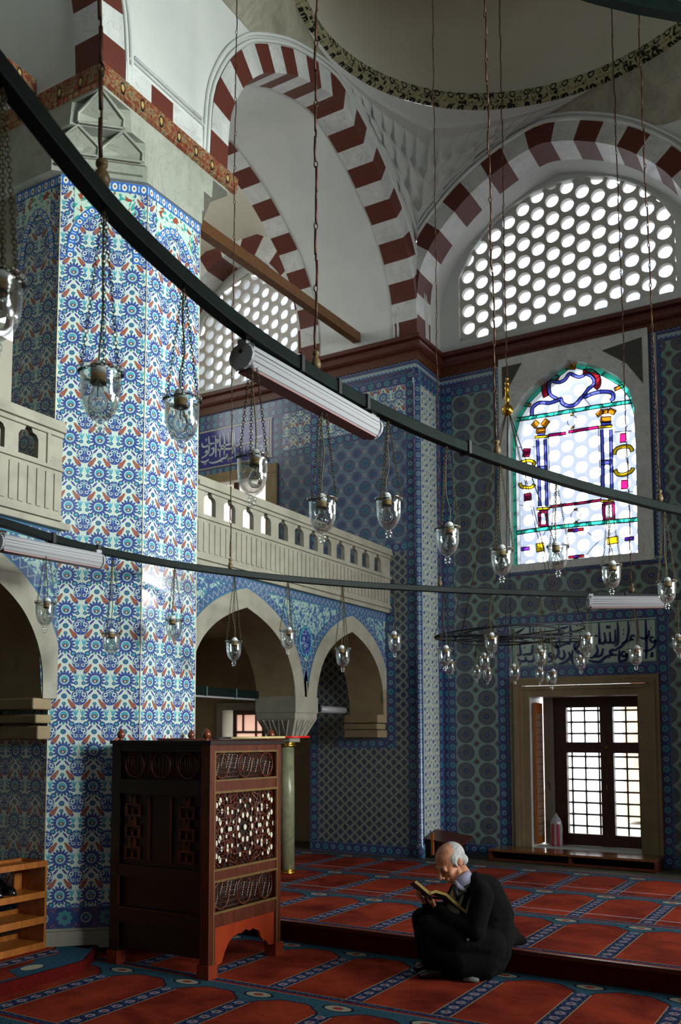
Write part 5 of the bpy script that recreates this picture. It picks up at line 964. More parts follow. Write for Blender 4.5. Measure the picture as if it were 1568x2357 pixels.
# house seen outside the lower window
ho = tag(empty('house', (-3.2, 25, -.5)), 'beige house with red tiled roof outside the lower window', 'building'); m = MB(); m.box((-5.6, 25, -.5), (-3.6, 30, 2.6)); m.build('facade', plain('beige_render', c(236, 204, 168), .8), ho); m = MB(); m.prism([(-5.9, 2.6), (-3.3, 2.6), (-4.6, 3.5)], 0, 4, 0, Matrix(((1, 0, 0, 0), (0, 0, 1, 24.8), (0, 1, 0, 0), (0, 0, 0, 1)))); m.build('roof', plain('clay_roof_tiles', c(190, 120, 90), .8), ho)
for x_ in (-5.3, -4.4): m = MB(); m.box((x_, 24.97, .9), (x_+.5, 25.0, 1.8)); m.build('window', plain('pale_house_window', c(170, 160, 150), .4), ho)
m = MB(); m.box((-30, 12.2, -.7), (30, 40, -.6)); struct(m.build('ground', plain('pale_courtyard_paving', c(190, 186, 178), .9)))

# ================================================================ SUSPENDED RINGS AND LAMPS
def ringpt(D_, th):
    pr_ = sorted(zip(D_['th'], D_['rr'])); 
    if th <= pr_[0][0]: r_ = pr_[0][1]
    elif th >= pr_[-1][0]: r_ = pr_[-1][1]
    else:
        for (a, ra), (b, rb) in zip(pr_, pr_[1:]):
            if a <= th <= b: t = (th-a)/(b-a); t = t*t*(3-2*t)*.5+t*.5; r_ = ra+(rb-ra)*t; break
    return D_['c'][0]+r_*math.cos(th), D_['c'][1]+r_*math.sin(th)
def ring_hoop(D_, label, w, h, ext0, ext1, splices):
    lo, hi = min(D_['th'])-ext0, max(D_['th'])+ext1; n = 110; z = D_['z']; root = tag(empty('chandelier_ring', (D_['c'][0], D_['c'][1], z)), label, 'chandelier')
    m = MB(); rows = []
    for i in range(n+1):
        th = lo+(hi-lo)*i/n; x, y = ringpt(D_, th); d = Vector((math.cos(th), math.sin(th))); k = 1+.05*math.sin(i*1.7)
        rows.append([(x+d.x*w/2*k, y+d.y*w/2*k, z), (x+d.x*w/2, y+d.y*w/2, z+h), (x-d.x*w/2, y-d.y*w/2, z+h), (x-d.x*w/2*k, y-d.y*w/2*k, z)])
    m.grid(rows, 0, None, False, closed=True); m.face(rows[0]); m.face(rows[-1][::-1]); m.build('hoop', M_GREENP, root, .006)
    for th in splices:
        x, y = ringpt(D_, th); m = MB(); m.box((-w/2-.008, -.012, -.006), (w/2+.008, .012, h+.006), 0, Matrix.Translation((x, y, z)) @ Matrix.Rotation(th, 4, 'Z')); m.build('splice_band', plain('black_tape', c(14, 18, 18), .6), root)
    return root
R1, R2 = DATA['R1'], DATA['R2']
ring_hoop(R1, 'large dark green suspended lamp ring sweeping from the upper left to the right edge', .05, .058, .72, .45, (-3.175, -3.21, -3.345, -3.13))
ring_hoop(R2, 'large dark green suspended lamp ring crossing the picture at mid height, behind the other ring', .045, .052, 1.1, .25, (-3.25, -3.17, -4.18))
# short run of the uppermost hoop
m = MB(); rows = []
for x, y, z in DATA['UH']: rows.append([(x+.03, y-.02, 6.33), (x+.03, y-.02, 6.42), (x-.03, y+.02, 6.42), (x-.03, y+.02, 6.33)])
m.grid(rows, 0, None, False, closed=True); m.face(rows[0]); m.face(rows[-1][::-1]); tag(m.build('upper_hoop', M_GREENP), 'dark green bar high under the dome at the top right corner', 'hoop')
def chain_mesh(mb, a, b, link=.017, r=.0016, sag=0, seg=8, sub=4, wd=.36):
    a, b = Vector(a), Vector(b); L_ = (b-a).length; n = max(2, int(L_/(link*.74))); d = (b-a).normalized(); u = d.orthogonal().normalized(); w = d.cross(u)
    for i in range(n):
        cen_ = a.lerp(b, (i+.5)/n); s_ = u if i % 2 else w
        cen_ = cen_-Vector((0, 0, sag*4*((i+.5)/n)*(1-(i+.5)/n)))
        mb.tube([cen_+d*(link/2*math.cos(2*PI*k/seg))+s_*(link*wd*math.sin(2*PI*k/seg)) for k in range(seg)], r, sub, closed=True)
def lamp(px, py, zl, w, ztop, label, grp, near=True, rot=0):
    root = tag(empty('oil_lamp', (px, py, zl)), label, 'lamp', grp); k = w/.14; seg = 28 if near else 16; P0 = (px, py, zl)
    out_ = [(.070, 0), (.069, -.004), (.0625, -.012), (.060, -.022), (.0595, -.06), (.057, -.09), (.051, -.115), (.040, -.136), (.026, -.150), (.014, -.157), (.0105, -.162), (.0165, -.168), (.0185, -.176), (.015, -.184), (.011, -.187), (.0135, -.192), (.0125, -.199), (0, -.203)]
    inn_ = [(0, -.148), (.022, -.144), (.036, -.131), (.047, -.111), (.053, -.088), (.0555, -.06), (.056, -.022), (.059, -.010), (.066, -.002)]
    m = MB(); m.lathe([(r*k, z*k) for r, z in out_+inn_]+[(.070*k, 0)], P0, seg); m.build('glass_shade', M_THIN, root)
    dx, dy = .012*math.cos(rot), .012*math.sin(rot); S = (px+dx, py+dy, zl)
    m = MB(); m.lathe([(0, .028*k), (.010*k, .026*k), (.019*k, .018*k), (.0235*k, .006*k), (.0235*k, -.012*k), (0, -.012*k)], S, 16); m.build('porcelain_cap', M_PORC, root)
    m = MB(); m.lathe([(0, -.012*k), (.0235*k, -.012*k), (.0225*k, -.018*k), (.0232*k, -.036*k), (.0, -.036*k)], S, 16); so = m.build('socket', M_SOCK, root)
    if near: m = MB(); m.lathe([(0, -.036*k), (.0245*k, -.0355*k), (.0245*k, -.041*k), (.018*k, -.042*k), (0, -.042*k)], S, 16); m.build('socket_rim', M_BLACK, so)
    m = MB(); m.lathe([(.013*k, -.042*k), (.0135*k, -.052*k), (.018*k, -.066*k), (.027*k, -.082*k), (.030*k, -.097*k), (.0265*k, -.113*k), (.016*k, -.125*k), (0, -.129*k), (0, -.1275*k), (.0155*k, -.1238*k), (.0255*k, -.1125*k), (.029*k, -.097*k), (.026*k, -.0825*k), (.017*k, -.067*k), (.0125*k, -.052*k), (.012*k, -.042*k), (.013*k, -.042*k)], S, seg if near else 12); m.build('bulb', M_GLASS, root)
    if near: m = MB(); m.tube([(S[0], S[1], zl-.042*k), (S[0], S[1], zl-.08*k)], .002, 5); m.tube([(S[0]-.012, S[1], zl-.085*k), (S[0]-.006, S[1], zl-.078*k), (S[0]+.006, S[1], zl-.078*k), (S[0]+.012, S[1], zl-.085*k)], .0008, 4); m.build('filament', M_IRON, root)
    # collar chain round the rim
    m = MB(); n = int(2*PI*.064/.0125) if near else 18
    for i in range(n):
        a = 2*PI*i/n+rot; cen_ = Vector((px+.0635*k*math.cos(a), py+.0635*k*math.sin(a), zl-.012-.004*math.sin(a*3))); t_ = Vector((-math.sin(a), math.cos(a), 0)); s_ = Vector((0, 0, 1)) if i % 2 else Vector((math.cos(a), math.sin(a), 0))
        m.tube([cen_+t_*(.0085*math.cos(2*PI*q/8))+s_*(.0045*math.sin(2*PI*q/8)) for q in range(8)], .0014, 4, closed=True)
    m.build('collar_chain', M_CHAIN, root)
    for j in range(3):
        a = rot+.5+j*2*PI/3; m = MB(); p_ = (px+.0655*k*math.cos(a), py+.0655*k*math.sin(a), zl-.008); q_ = (px+.004*math.cos(a), py+.004*math.sin(a), ztop-.005)
        if near: chain_mesh(m, q_, p_, .0165, .0015, .0)
        else: chain_mesh(m, q_, p_, .020, .0015, 0, 6, 3)
        m.build('hanging_chain', M_CHAIN, root)
    m = MB(); h_ = ztop-zl; pts = [(px, py, ztop), (px-.006, py+.004, zl+h_*.7), (px-.002+.012*math.sin(rot*3), py, zl+h_*.4), (S[0]+.006*math.cos(rot*2), S[1], zl+h_*.15+.02), (S[0], S[1], zl+.024)]
    m.tube([tuple(v) for v in cat3(pts)], .0028, 6); m.build('cord', M_CORD, root)
    return root
def cat3(P, k=4):
    P = [Vector(p) for p in P]; out = []
    for i in range(len(P)-1):
        p0, p1, p2, p3 = P[max(i-1, 0)], P[i], P[i+1], P[min(i+2, len(P)-1)]
        for j in range(k): t = j/k; out.append(.5*((2*p1)+(p2-p0)*t+(2*p0-5*p1+4*p2-p3)*t*t+(3*p1-p0-3*p2+p3)*t**3))
    out.append(P[-1]); return out
LA = ['cut by the left picture edge', 'left one before the tiled pillar, largest', 'right one before the tiled pillar', 'by the near end of the slanting fixture', 'near the lower end of the slanting fixture', 'before the turquoise roundel tiles', 'before the narrow leaf-tiled pier side', 'at the lower left corner of the stained glass', 'before the bottom of the stained glass', 'below the right corner of the stained glass', 'rightmost, at the picture edge']
for i, (x, y, z, w) in enumerate(DATA['A']): lamp(x, y, z, .14, R1['z'], 'clear glass lamp on the upper ring, '+LA[i], 'glass lamps on the upper ring', True, 1.1+i*1.9)
LB = ['before the left arch haunch', 'low one before the tiled pillar', 'before the right pillar face', 'inside the first arcade arch', 'before the roundel between the arches', 'inside the second arcade arch', 'before the dark pier right of the arcade', 'before the leaf-tiled pier side', 'left of the white inscription', 'over the left of the white inscription', 'over the middle of the white inscription', 'over the right of the white inscription', 'rightmost, at the picture edge']
for i, (x, y, z, w) in enumerate(DATA['B']): lamp(x, y, z, .14, R2['z'], 'clear glass lamp on the lower ring, '+LB[i], 'glass lamps on the lower ring', i < 6, .7+i*1.7)
# small chandelier: rings of thin iron rod with glass lamps, hung on ropes from a brass knob
CC = (-2.95, 8.60); ch = tag(empty('small_chandelier', (CC[0], CC[1], 2.55)), 'small chandelier of thin black iron rings hung on ropes from a brass knob', 'chandelier')
for k, (r_, z_, tx, ty) in enumerate(((.70, 2.60, .03, .02), (.69, 2.54, -.04, .03), (.50, 2.57, .03, -.03), (.30, 2.55, .02, .04))):
    m = MB(); m.tube([(CC[0]+r_*math.cos(2*PI*i/48), CC[1]+r_*math.sin(2*PI*i/48), z_+tx*math.cos(2*PI*i/48)+ty*math.sin(2*PI*i/48)) for i in range(48)], .009, 6, closed=True); m.build('iron_hoop', M_LEAD, ch)
m = MB()
for i in range(6): a = i*PI/6; m.tube([(CC[0]+.70*math.cos(a), CC[1]+.70*math.sin(a), 2.57), (CC[0]-.70*math.cos(a), CC[1]-.70*math.sin(a), 2.56)], .007, 6)
m.build('spokes', M_LEAD, ch)
K6 = DATA['K6']; kb = (K6[0], K6[1], 4.72)
for i in range(8):
    a = i*PI/4+.3; m = MB(); m.tube([(kb[0]+.02*math.cos(a), kb[1]+.02*math.sin(a), 4.74), (CC[0]+.70*math.cos(a), CC[1]+.70*math.sin(a), 2.60)], .0035 if i % 3 else .005, 5); m.build('rope', M_ROPE if i % 2 else M_LEAD, ch)
m = MB(); m.lathe([(0, 0), (.02, .005), (.05, .03), (.058, .06), (.05, .09), (.022, .115), (.018, .15), (.030, .17), (.022, .19), (.018, .26), (.026, .28), (.012, .31), (0, .315)], kb, 20); m.build('brass_knob', M_GOLD, ch)
LC = ['leftmost', 'lower left, left one', 'lower left, upper one', 'lower left, right one', 'left end of the inscription', 'left of the close pair', 'right of the close pair', 'right of the close pair, higher', 'over the close pair']
for i, (x, y, z, w) in enumerate(DATA['Cl']): lamp(x, y, z, .115, 2.56, 'tiny glass lamp on the small chandelier, '+LC[i], 'glass lamps on the small chandelier', False, i*2.2)
# suspension chains with turned finials
def susp(name, K, label, fin_mat, zr, hf=.20, kind='link', big=1.0): # finial sits on the hoop
    root = tag(empty('suspension_chain', (K[0], K[1], zr)), label, 'chain'); m = MB(); r = .0205*big; H = .56
    m.lathe([(q_, z_*H) for q_, z_ in [(0, 0), (r*.75, .004), (r*1.1, .03), (r*1.15, .05), (r*.9, .08), (r*.5, .105), (r*.42, .115), (r*.75, .12), (r*.8, .135), (r*.72, .15), (r*.2, .155), (0, .155)]], (K[0], K[1], zr), 18); m.build('turned_finial', fin_mat, root)
    a = Vector((K[0], K[1], zr+.084)); b = Vector((K[3], K[4], K[5])); d = (b-a).normalized(); rr_ = math.hypot(K[0]-DC[0], K[1]-DC[1]); b = a+d*(((DZ+.13+DR*.85*math.sqrt(1-(rr_/DR)**2)-.03) if rr_ < DR-.05 else 9.74 if K[1] < 5.6 else 9.0)-a.z)/d.z
    m = MB(); L_ = (b-a).length; n = int(L_/.145); 
    for i in range(n):
        p, q = a.lerp(b, i/n), a.lerp(b, (i+1)/n); e = (q-p); j = Vector((random.uniform(-.004, .004), random.uniform(-.004, .004), 0)); lo_, hi_ = p+e*.09+j, q-e*.09+j
        m.tube([lo_, (lo_+hi_)/2+j*.6, hi_], .0058*big, 6); s_ = e.orthogonal().normalized() if i % 2 else e.cross(e.orthogonal()).normalized(); 
        m.tube([q+e.normalized()*(.016*math.cos(2*PI*k/10))+s_*(.0085*math.sin(2*PI*k/10)) for k in range(10)], .0032*big, 4, closed=True)
    m.build('rod_links', M_IRON, root); return root
Z1, Z2 = R1['z']+.058, R2['z']+.052
susp('K1', DATA['K1'], 'thick iron rod chain with wooden finial, nearest the left, in front of the marble capital', M_TURNED, Z1, big=1.15)
susp('K3', DATA['K3'], 'iron rod chain crossing the big white vault to the upper ring, above the slanting fixture', M_TURNED, Z1)
susp('K5', DATA['K5'], 'iron rod chain just left of the stained glass window, on the upper ring', M_TURNED, Z1)
susp('K8', DATA['K8'], 'iron rod chain over the right side of the lunette, rightmost', M_TURNED, Z1)
susp('K2', DATA['K2'], 'thin iron chain dropping past the pillar edge to the lower ring', M_TURNED, Z2, big=.8)
susp('K4', DATA['K4'], 'thin iron chain in front of the striped corner pier, on the lower ring', M_TURNED, Z2, big=.8)
susp('K7', DATA['K7'], 'thin iron chain crossing the right part of the lunette and stained glass', M_TURNED, Z2)
K = list(K6); K[2] = 5.03; susp('K6', K, 'chain holding the brass knob of the small chandelier', M_GOLD, 5.02)
# fluorescent batten fixtures clipped under the rings
def batten(label, D_, pa, pb, drop=.075, prism=True):
    a, b = Vector((*pa, D_['z']-drop)), Vector((*pb, D_['z']-drop)); d = (b-a); L_ = d.length; d.normalize(); rz = math.atan2(d.y, d.x); root = tag(empty('fluorescent_fixture', a, rz), label, 'light fixture')
    def loc(mb, nm, mat, bev=0):
        o = mb.build(nm, mat, None, bev); o.parent = root; return o
    m = MB(); pf = [(-.045, .05), (-.03, .062), (.03, .062), (.045, .05), (.05, .0), (.035, -.035), (-.035, -.035), (-.05, .0)]
    rows = [[(x, y_, z_) for y_, z_ in pf] for x in (0.012, L_-.012)]; m.grid(rows, 0, None, False, closed=True); m.face(rows[0]); m.face(rows[1][::-1]); loc(m, 'housing', M_WHITEM, .004)
    m = MB(); m.prism([(.03, -.036), (.0345, -.036), (.0345, -.044), (-.0345, -.044), (-.0345, -.036), (-.03, -.036)], .02, L_-.02, 0, Matrix(((0, 0, 1, 0), (1, 0, 0, 0), (0, 1, 0, 0), (0, 0, 0, 1)))); loc(m, 'diffuser', M_PINKD)
    m = MB()
    for y_, z_ in ((.0485, .012), (.046, -.01), (-.0485, .012), (-.046, -.01), (.049, .03), (-.049, .03)): m.tube([(.02, y_, z_), (L_-.02, y_, z_)], .0022, 4)
    loc(m, 'ribs', plain('grey_groove', c(140, 134, 134), .5))
    for x in (0, L_):
        m = MB(); n_ = 14; q = [(.060*math.cos(PI*2*k/n_), .010+.055*math.sin(PI*2*k/n_)) for k in range(n_)]; m.prism(q, x-.008, x+.008, 0, Matrix(((0, 0, 1, 0), (1, 0, 0, 0), (0, 1, 0, 0), (0, 0, 0, 1)))); e_ = loc(m, 'end_cap', M_WHITEM, .003)
        m = MB(); s_ = -1 if x == 0 else 1; m.lathe([(0, 0), (.008, 0), (.008, .006), (0, .006)], (0, 0, 0), 8); o = m.build('screw', M_IRON, None); o.parent = e_; o.location = (x+s_*.009, .0, .03); o.rotation_euler = (0, s_*PI/2, 0)
        m = MB(); m.box((x-s_*.02-.02, -.02, .055), (x-s_*.02+.02, .02, .082)); loc(m, 'bracket', M_WHITEM)
    return root
def rp(D_, i, t): # between measured points
    a = D_['th'][i]+(D_['th'][i+1]-D_['th'][i])*t; return ringpt(D_, a)
batten('white fluorescent fixture slung under the upper ring, slanting beside the lunette', R1, (-2.075, 2.93), (-2.035, 3.98))
batten('white fluorescent fixture under the lower ring at the left edge', R2, (-4.55, 3.84), (-4.46, 4.63))
batten('white fluorescent fixture under the lower ring at the right, over the inscription top', R2, (-2.12, 8.31), (-1.55, 8.655))
# arcade lights: green painted battens and a white tube
ax = tag(empty('arcade_batten', (-5.60, 7.0, 2.02)), 'green painted batten light across the first arcade arch', 'light fixture'); m = MB(); m.box((-5.64, 6.3, 2.01), (-5.57, 8.22, 2.09)); m.build('housing', M_GREENP, ax, .004); m = MB()
for y_ in (6.85, 7.3, 7.8): m.box((-5.645, y_, 2.005), (-5.565, y_+.015, 2.095))
m.build('clips', plain('grey_green_paint', c(70, 96, 88), .5), ax); m = MB(); m.tube([(-5.60, 6.4, 2.0), (-5.60, 8.18, 2.0)], .012, 8); m.build('tube', M_WHITEM, ax)
ax = tag(empty('arcade_batten', (-5.60, 4.0, 1.98)), 'green painted batten light at the left edge inside the arch', 'light fixture'); m = MB(); m.box((-5.50, 3.0, 2.0), (-5.43, 4.52, 2.08)); m.build('housing', M_GREENP, ax, .004); m = MB(); m.box((-5.505, 4.50, 1.995), (-5.425, 4.525, 2.085)); m.build('end_cap', M_WHITEM, ax)
ax = tag(empty('white_tube_light', (-5.45, 9.6, 1.93)), 'white cylindrical wall light inside the second arcade arch', 'light fixture'); m = MB(); m.tube([(-5.55, 9.45, 1.93), (-5.55, 10.05, 1.93)], .042, 20); m.build('diffuser', M_WHITEM, ax); m = MB(); m.tube([(-5.55, 8.75, 1.98), (-5.55, 9.45, 1.95)], .008, 6); m.box((-5.57, 9.30, 1.90), (-5.53, 9.45, 1.99)); m.build('bracket_arm', M_GREENP, ax); m = MB(); m.lathe([(0, 0), (.03, .005), (.03, .03), (0, .035)], (-5.55, 9.2, 1.89), 12); m.build('holder', M_PORC, ax)
# ================================================================ CARVED WOODEN SCREEN (reader's booth)
bo = tag(empty('wooden_screen_booth', (-4.25, 5.5, 0)), 'tall dark walnut booth with pierced star lattice side in front of the tiled pillar', 'booth')
bx0, bx1, by0, by1, bz = -4.70, -3.82, 5.055, 5.94, 1.575
def part(nm, mat, boxes, bev=.003, par=None):
    for a, b in boxes: m = MB(); m.box(a, b); o = m.build(nm, mat, par or bo, bev, merge=False)
    return o
for (x, y) in ((bx0, by0), (bx1-.07, by0), (bx0, by1-.07), (bx1-.07, by1-.07)):
    part('corner_post', M_REDWOOD if x > -4 else M_DKWOOD, [((x, y, 0), (x+.07, y+.07, 1.55))])
part('top_board', M_DKWOOD, [((bx0-.015, by0-.015, 1.55), (bx1+.015, by1+.015, 1.575))])
# side facing the nave (+x): rails, lattice panels, scalloped apron
xr = bx1
rails = [(.325, .42), (.63, .705), (1.225, 1.305), (1.50, 1.55)]
part('rail', M_REDWOOD, [((xr-.05, by0+.07, a), (xr-.004, by1-.07, b)) for a, b in rails])
m = MB()
for z in (.42, .63, .705, 1.225, 1.305, 1.50): m.box((xr-.004, by0+.05, z-.006), (xr+.002, by1-.05, z+.006))
for y in (by0+.055, by1-.055):
    m.box((xr-.002, y-.005, .06), (xr+.003, y+.005, 1.50))
m.build('pale_inlay_fillet', M_GILTWOOD, bo)
def star_lattice(y0, y1, z0, z1):
    # ten-fold star strapwork with mother-of-pearl fills seen through it
    st_, iv = MB(), MB(); x = xr-.03; cy, cz = (y0+y1)/2, (z0+z1)/2
    def cl(p, q):
        # clip segment to the panel
        t0, t1 = 0, 1; dx, dz = q[0]-p[0], q[1]-p[1]
        for pp, qq in ((-dx, p[0]-y0), (dx, y1-p[0]), (-dz, p[1]-z0), (dz, z1-p[1])):
            if abs(pp) < 1e-9:
                if qq < 0: return None
            else:
                r = qq/pp
                if pp < 0: t0 = max(t0, r)
                else: t1 = min(t1, r)
        return None if t0 >= t1 else ((p[0]+dx*t0, p[1]+dz*t0), (p[0]+dx*t1, p[1]+dz*t1))
    def bar(p, q, w=.008):
        s_ = cl(p, q)
        if s_: st_.tube([(x, s_[0][0], s_[0][1]), (x, s_[1][0], s_[1][1])], w, 4)
    cents = [(cy, cz)]+[(cy+a*(y1-y0)/2, cz) for a in (-1, 1)]+[(cy+a*(y1-y0)/2, cz+b*(z1-z0)/2) for a in (-1, 1) for b in (-1, 1)]
    for (a, b) in cents:
        for k in range(10):
            t = k*PI/5; u = lambda r, tt: (a+r*math.cos(tt), b+r*math.sin(tt)*1.0)
            for kk in (3, 4): bar(u(.30, t), u(.30, t+kk*PI/5), .0065)
            bar(u(.055, t+PI/10), u(.125, t), .006); bar(u(.055, t+PI/10), u(.125, t+PI/5), .006)
            for r_, ph, s_ in ((.088, 0, .021), (.150, PI/10, .013), (.195, 0, .017)):
                p = u(r_, t+ph)
                if y0+.008 < p[0] < y1-.008 and z0+.008 < p[1] < z1-.008: iv.prism([(p[0]+s_*math.cos(q*PI/3+t)*.72, p[1]+s_*math.sin(q*PI/3+t)) for q in range(6)], -.001, .004, 0, Matrix(((0, 0, 1, x+.010), (1, 0, 0, 0), (0, 1, 0, 0), (0, 0, 0, 1))))
        iv.prism([(a+.018*math.cos(q*PI/5), b+.02*math.sin(q*PI/5)) for q in range(10) if y0 < a+.018*math.cos(q*PI/5) < y1 and z0 < b+.02*math.sin(q*PI/5) < z1] or [(a, b), (a+.001, b), (a, b+.001)], -.001, .004, 0, Matrix(((0, 0, 1, x+.010), (1, 0, 0, 0), (0, 1, 0, 0), (0, 0, 0, 1))))
    o = st_.build('star_lattice', M_REDWOOD, bo); p_ = iv.build('pearl_inlay', M_IVORY, o)
    part('lattice_backing', M_DKWOOD, [((xr-.045, y0, z0), (xr-.036, y1, z1))])
star_lattice(by0+.075, by1-.075, .71, 1.22)
def mesh_panel(z0, z1):
    m = MB(); mb2 = MB(); x = xr-.03; y0, y1 = by0+.075, by1-.075; n = 22
    for i in range(n): # radiating turned spindles forming arcs
        y = y0+(y1-y0)*(i+.5)/n; m.tube([(x, y, z0), (x, y+.02*math.sin(i), z1)], .0028, 4)
    for j in range(6): z = z0+(z1-z0)*(j+.5)/6; m.tube([(x, y0, z), (x, y1, z)], .0028, 4)
    zc_ = (z0+z1)/2; R_ = (z1-z0)*.47
    for cy in (y0+R_*1.05, (y0+y1)/2, y1-R_*1.05): m.tube([(x+.004, cy+R_*.95*math.cos(t*PI/12), zc_+(R_*math.sin(t*PI/12))) for t in range(24)], .006, 5, closed=True)
    for i in range(11): # pale slanting bobbins
        y = y0+.02+(y1-y0-.06)*((i*.618) % 1); z = z0+.02+(z1-z0-.10)*((i*.381) % 1)
        for k in range(6): mb2.lathe([(0, -.007), (.0024, -.004), (.0024, .004), (0, .007)], (x+.010, y+k*.006, z+k*.016), 5)
    m.build('spindle_mesh', M_REDWOOD, bo); mb2.build('ivory_bobbins', M_IVORY, bo)
    part('dark_backing', M_DKWOOD, [((xr-.06, y0, z0), (xr-.05, y1, z1))])
mesh_panel(.425, .625); mesh_panel(1.31, 1.495)
m = MB(); ap = [(by0+.07, .06), (by0+.17, .08), (by0+.20, .14), (by0+.25, .20), (by0+.30, .23), (by0+.36, .24), (by0+.40, .235), (by0+.45, .255), (by0+.50, .235), (by0+.54, .245), (by0+.62, .215), (by0+.64, .17), (by0+.68, .13), (by0+.70, .14), (by0+.75, .09), (by1-.07, .09)]
for (ya, za), (yb, zb) in zip(ap, ap[1:]): m.face([(xr-.012, ya, za), (xr-.012, yb, zb), (xr-.012, yb, .325), (xr-.012, ya, .325)]); m.face([(xr-.035, yb, zb), (xr-.035, ya, za), (xr-.035, ya, .325), (xr-.035, yb, .325)]); m.face([(xr-.012, ya, za), (xr-.035, ya, za), (xr-.035, yb, zb), (xr-.012, yb, zb)])
m.build('scalloped_apron', mottled('orange_red_stained_wood', c(136, 44, 18), c(160, 60, 26), 6, .35), bo, merge=False)
part('foot', mottled('red_stained_foot', c(120, 40, 18), c(140, 52, 24), 6, .4), [((bx1-.085, by0-.012, 0), (bx1+.012, by0+.085, .09)), ((bx1-.085, by1-.085, 0), (bx1+.012, by1+.012, .09)), ((bx0-.01, by0-.012, 0), (bx0+.08, by0+.08, .09))])
# front facing the camera (-y)
for nm, z0, z1 in (('front_rail', .30, .40), ('front_rail', .62, .70), ('front_rail', 1.20, 1.30), ('front_rail', 1.50, 1.55)): part(nm, M_DKWOOD, [((bx0+.07, by0, z0), (bx1-.07, by0+.045, z1))])
part('front_panel', M_DKWOOD, [((bx0+.06, by0+.03, .12), (bx1-.06, by0+.04, 1.52))])
m = MB()
for cx in (bx0+.19, bx1-.20): # interlocking fretwork
    for k in range(6):
        z = .74+k*.075; m.box((cx-.07, by0+.012, z), (cx+.07, by0+.03, z+.012)); m.box((cx-.07+.04*(k % 2), by0+.010, z), (cx-.055+.04*(k % 2), by0+.03, z+.07)); m.box((cx+.05-.04*(k % 2), by0+.010, z), (cx+.065-.04*(k % 2), by0+.03, z+.07)); m.box((cx-.006, by0+.008, z+.012), (cx+.006, by0+.03, z+.05))
m.build('fretwork', M_REDWOOD, bo, merge=False)
m = MB()
for i in range(26): x = bx0+.10+i*.027; m.tube([(x, by0+.018, 1.31), (x+.02*math.sin(i), by0+.018, 1.495)], .003, 4)
for cx in (bx0+.2, bx0+.44, bx0+.68): m.tube([(cx+.085*math.cos(t*PI/12), by0+.014, 1.40+.085*math.sin(t*PI/12)) for t in range(24)], .005, 5, closed=True)
m.build('front_spindles', M_REDWOOD, bo)
part('front_door_panel', M_REDWOOD, [((bx0+.33, by0+.015, .74), (bx0+.34, by0+.03, 1.18)), ((bx0+.53, by0+.015, .74), (bx0+.54, by0+.03, 1.18)), ((bx0+.075, by0-.003, .42), (bx0+.083, by0+.0, .62)), ((bx0+.075, by0-.003, .10), (bx0+.083, by0+.0, .30)), ((bx0+.08, by0-.003, .40), (bx1-.16, by0+.0, .406))])
part('rear_panel', M_DKWOOD, [((bx0+.06, by1-.04, .12), (bx1-.06, by1-.03, 1.52))]); part('left_panel', M_DKWOOD, [((bx0+.01, by0+.06, .12), (bx0+.02, by1-.06, 1.52))])
for x, y in ((bx0+.05, by0+.03), (bx1-.06, by0+.04), (bx0+.06, by1-.05), (bx1-.06, by1-.05)):
    m = MB(); m.lathe([(0, 0), (.018, 0), (.015, .008), (.010, .012), (.022, .022), (.030, .036), (.027, .054), (.016, .072), (.006, .084), (0, .088)], (x, y, 1.575), 18); m.build('acorn_finial', plain('polished_chestnut', c(110, 52, 30), .18, .6), bo)
# things lying on the booth
m = MB(); pts = [(-4.28, 5.06, 1.595), (-3.72, 5.42, 1.60)]
po = tag(empty('pointer_stick', (-3.9, 5.9, 1.585)), 'cream reading stick with black end and bright red tip lying on the booth top', 'stick'); a, b = Vector((-3.98, 5.30, 1.592)), Vector((-3.70, 6.15, 1.604))
for nm, t0, t1, mt in (('black_end', 0, .17, M_BLACK), ('shaft', .17, .73, plain('cream_wood', c(196, 176, 120), .5)), ('red_tip', .73, 1, plain('bright_red_paint', c(196, 20, 22), .35))): m = MB(); m.tube([a.lerp(b, t0), a.lerp(b, t1)], .0085, 10); m.build(nm, mt, po)
m = MB(); m.tube([(-4.3, 5.08, 1.583), (-3.80, 5.92, 1.583)], .007, 8); tag(m.build('wooden_rod', M_REDWOOD), 'thin brown rod lying along the edge of the booth top', 'rod')
# ================================================================ SHOE RACK
sr = tag(empty('shoe_rack', (-5.27, 4.0, .083)), 'orange varnished pine shoe rack with three shelves at the left edge', 'rack'); sx0, sx1, sy0, sy1 = -5.43, -5.15, 3.35, 4.875
part('end_board', M_PINE, [((sx0, sy1-.018, .083), (sx1, sy1, .705))], .002, sr); part('end_board', M_PINE, [((sx0, sy0, .083), (sx1, sy0+.018, .705))], .002, sr)
for z in (.125, .305, .485):
    part('shelf', M_PINE, [((sx0, sy0+.018, z-.014), (sx1-.012, sy1-.018, z))], .001, sr); part('front_lip', M_PINE, [((sx1-.012, sy0+.018, z-.04), (sx1, sy1-.018, z+.004))], .002, sr); part('rear_lip', M_PINE, [((sx0, sy0+.018, z+.0), (sx0+.012, sy1-.018, z+.035))], .002, sr)
part('top_shelf', M_PINE, [((sx1-.04, sy0+.018, .665), (sx1, sy1-.018, .705)), ((sx0, sy0+.018, .665), (sx0+.03, sy1-.018, .705)), ((sx0+.03, sy0+.018, .672), (sx0+.14, sy1-.018, .685)), ((sx0+.16, sy0+.018, .672), (sx1-.06, sy1-.018, .685))], .002, sr)
M_SHOE = plain('black_polished_leather', c(12, 13, 15), .22, .6)
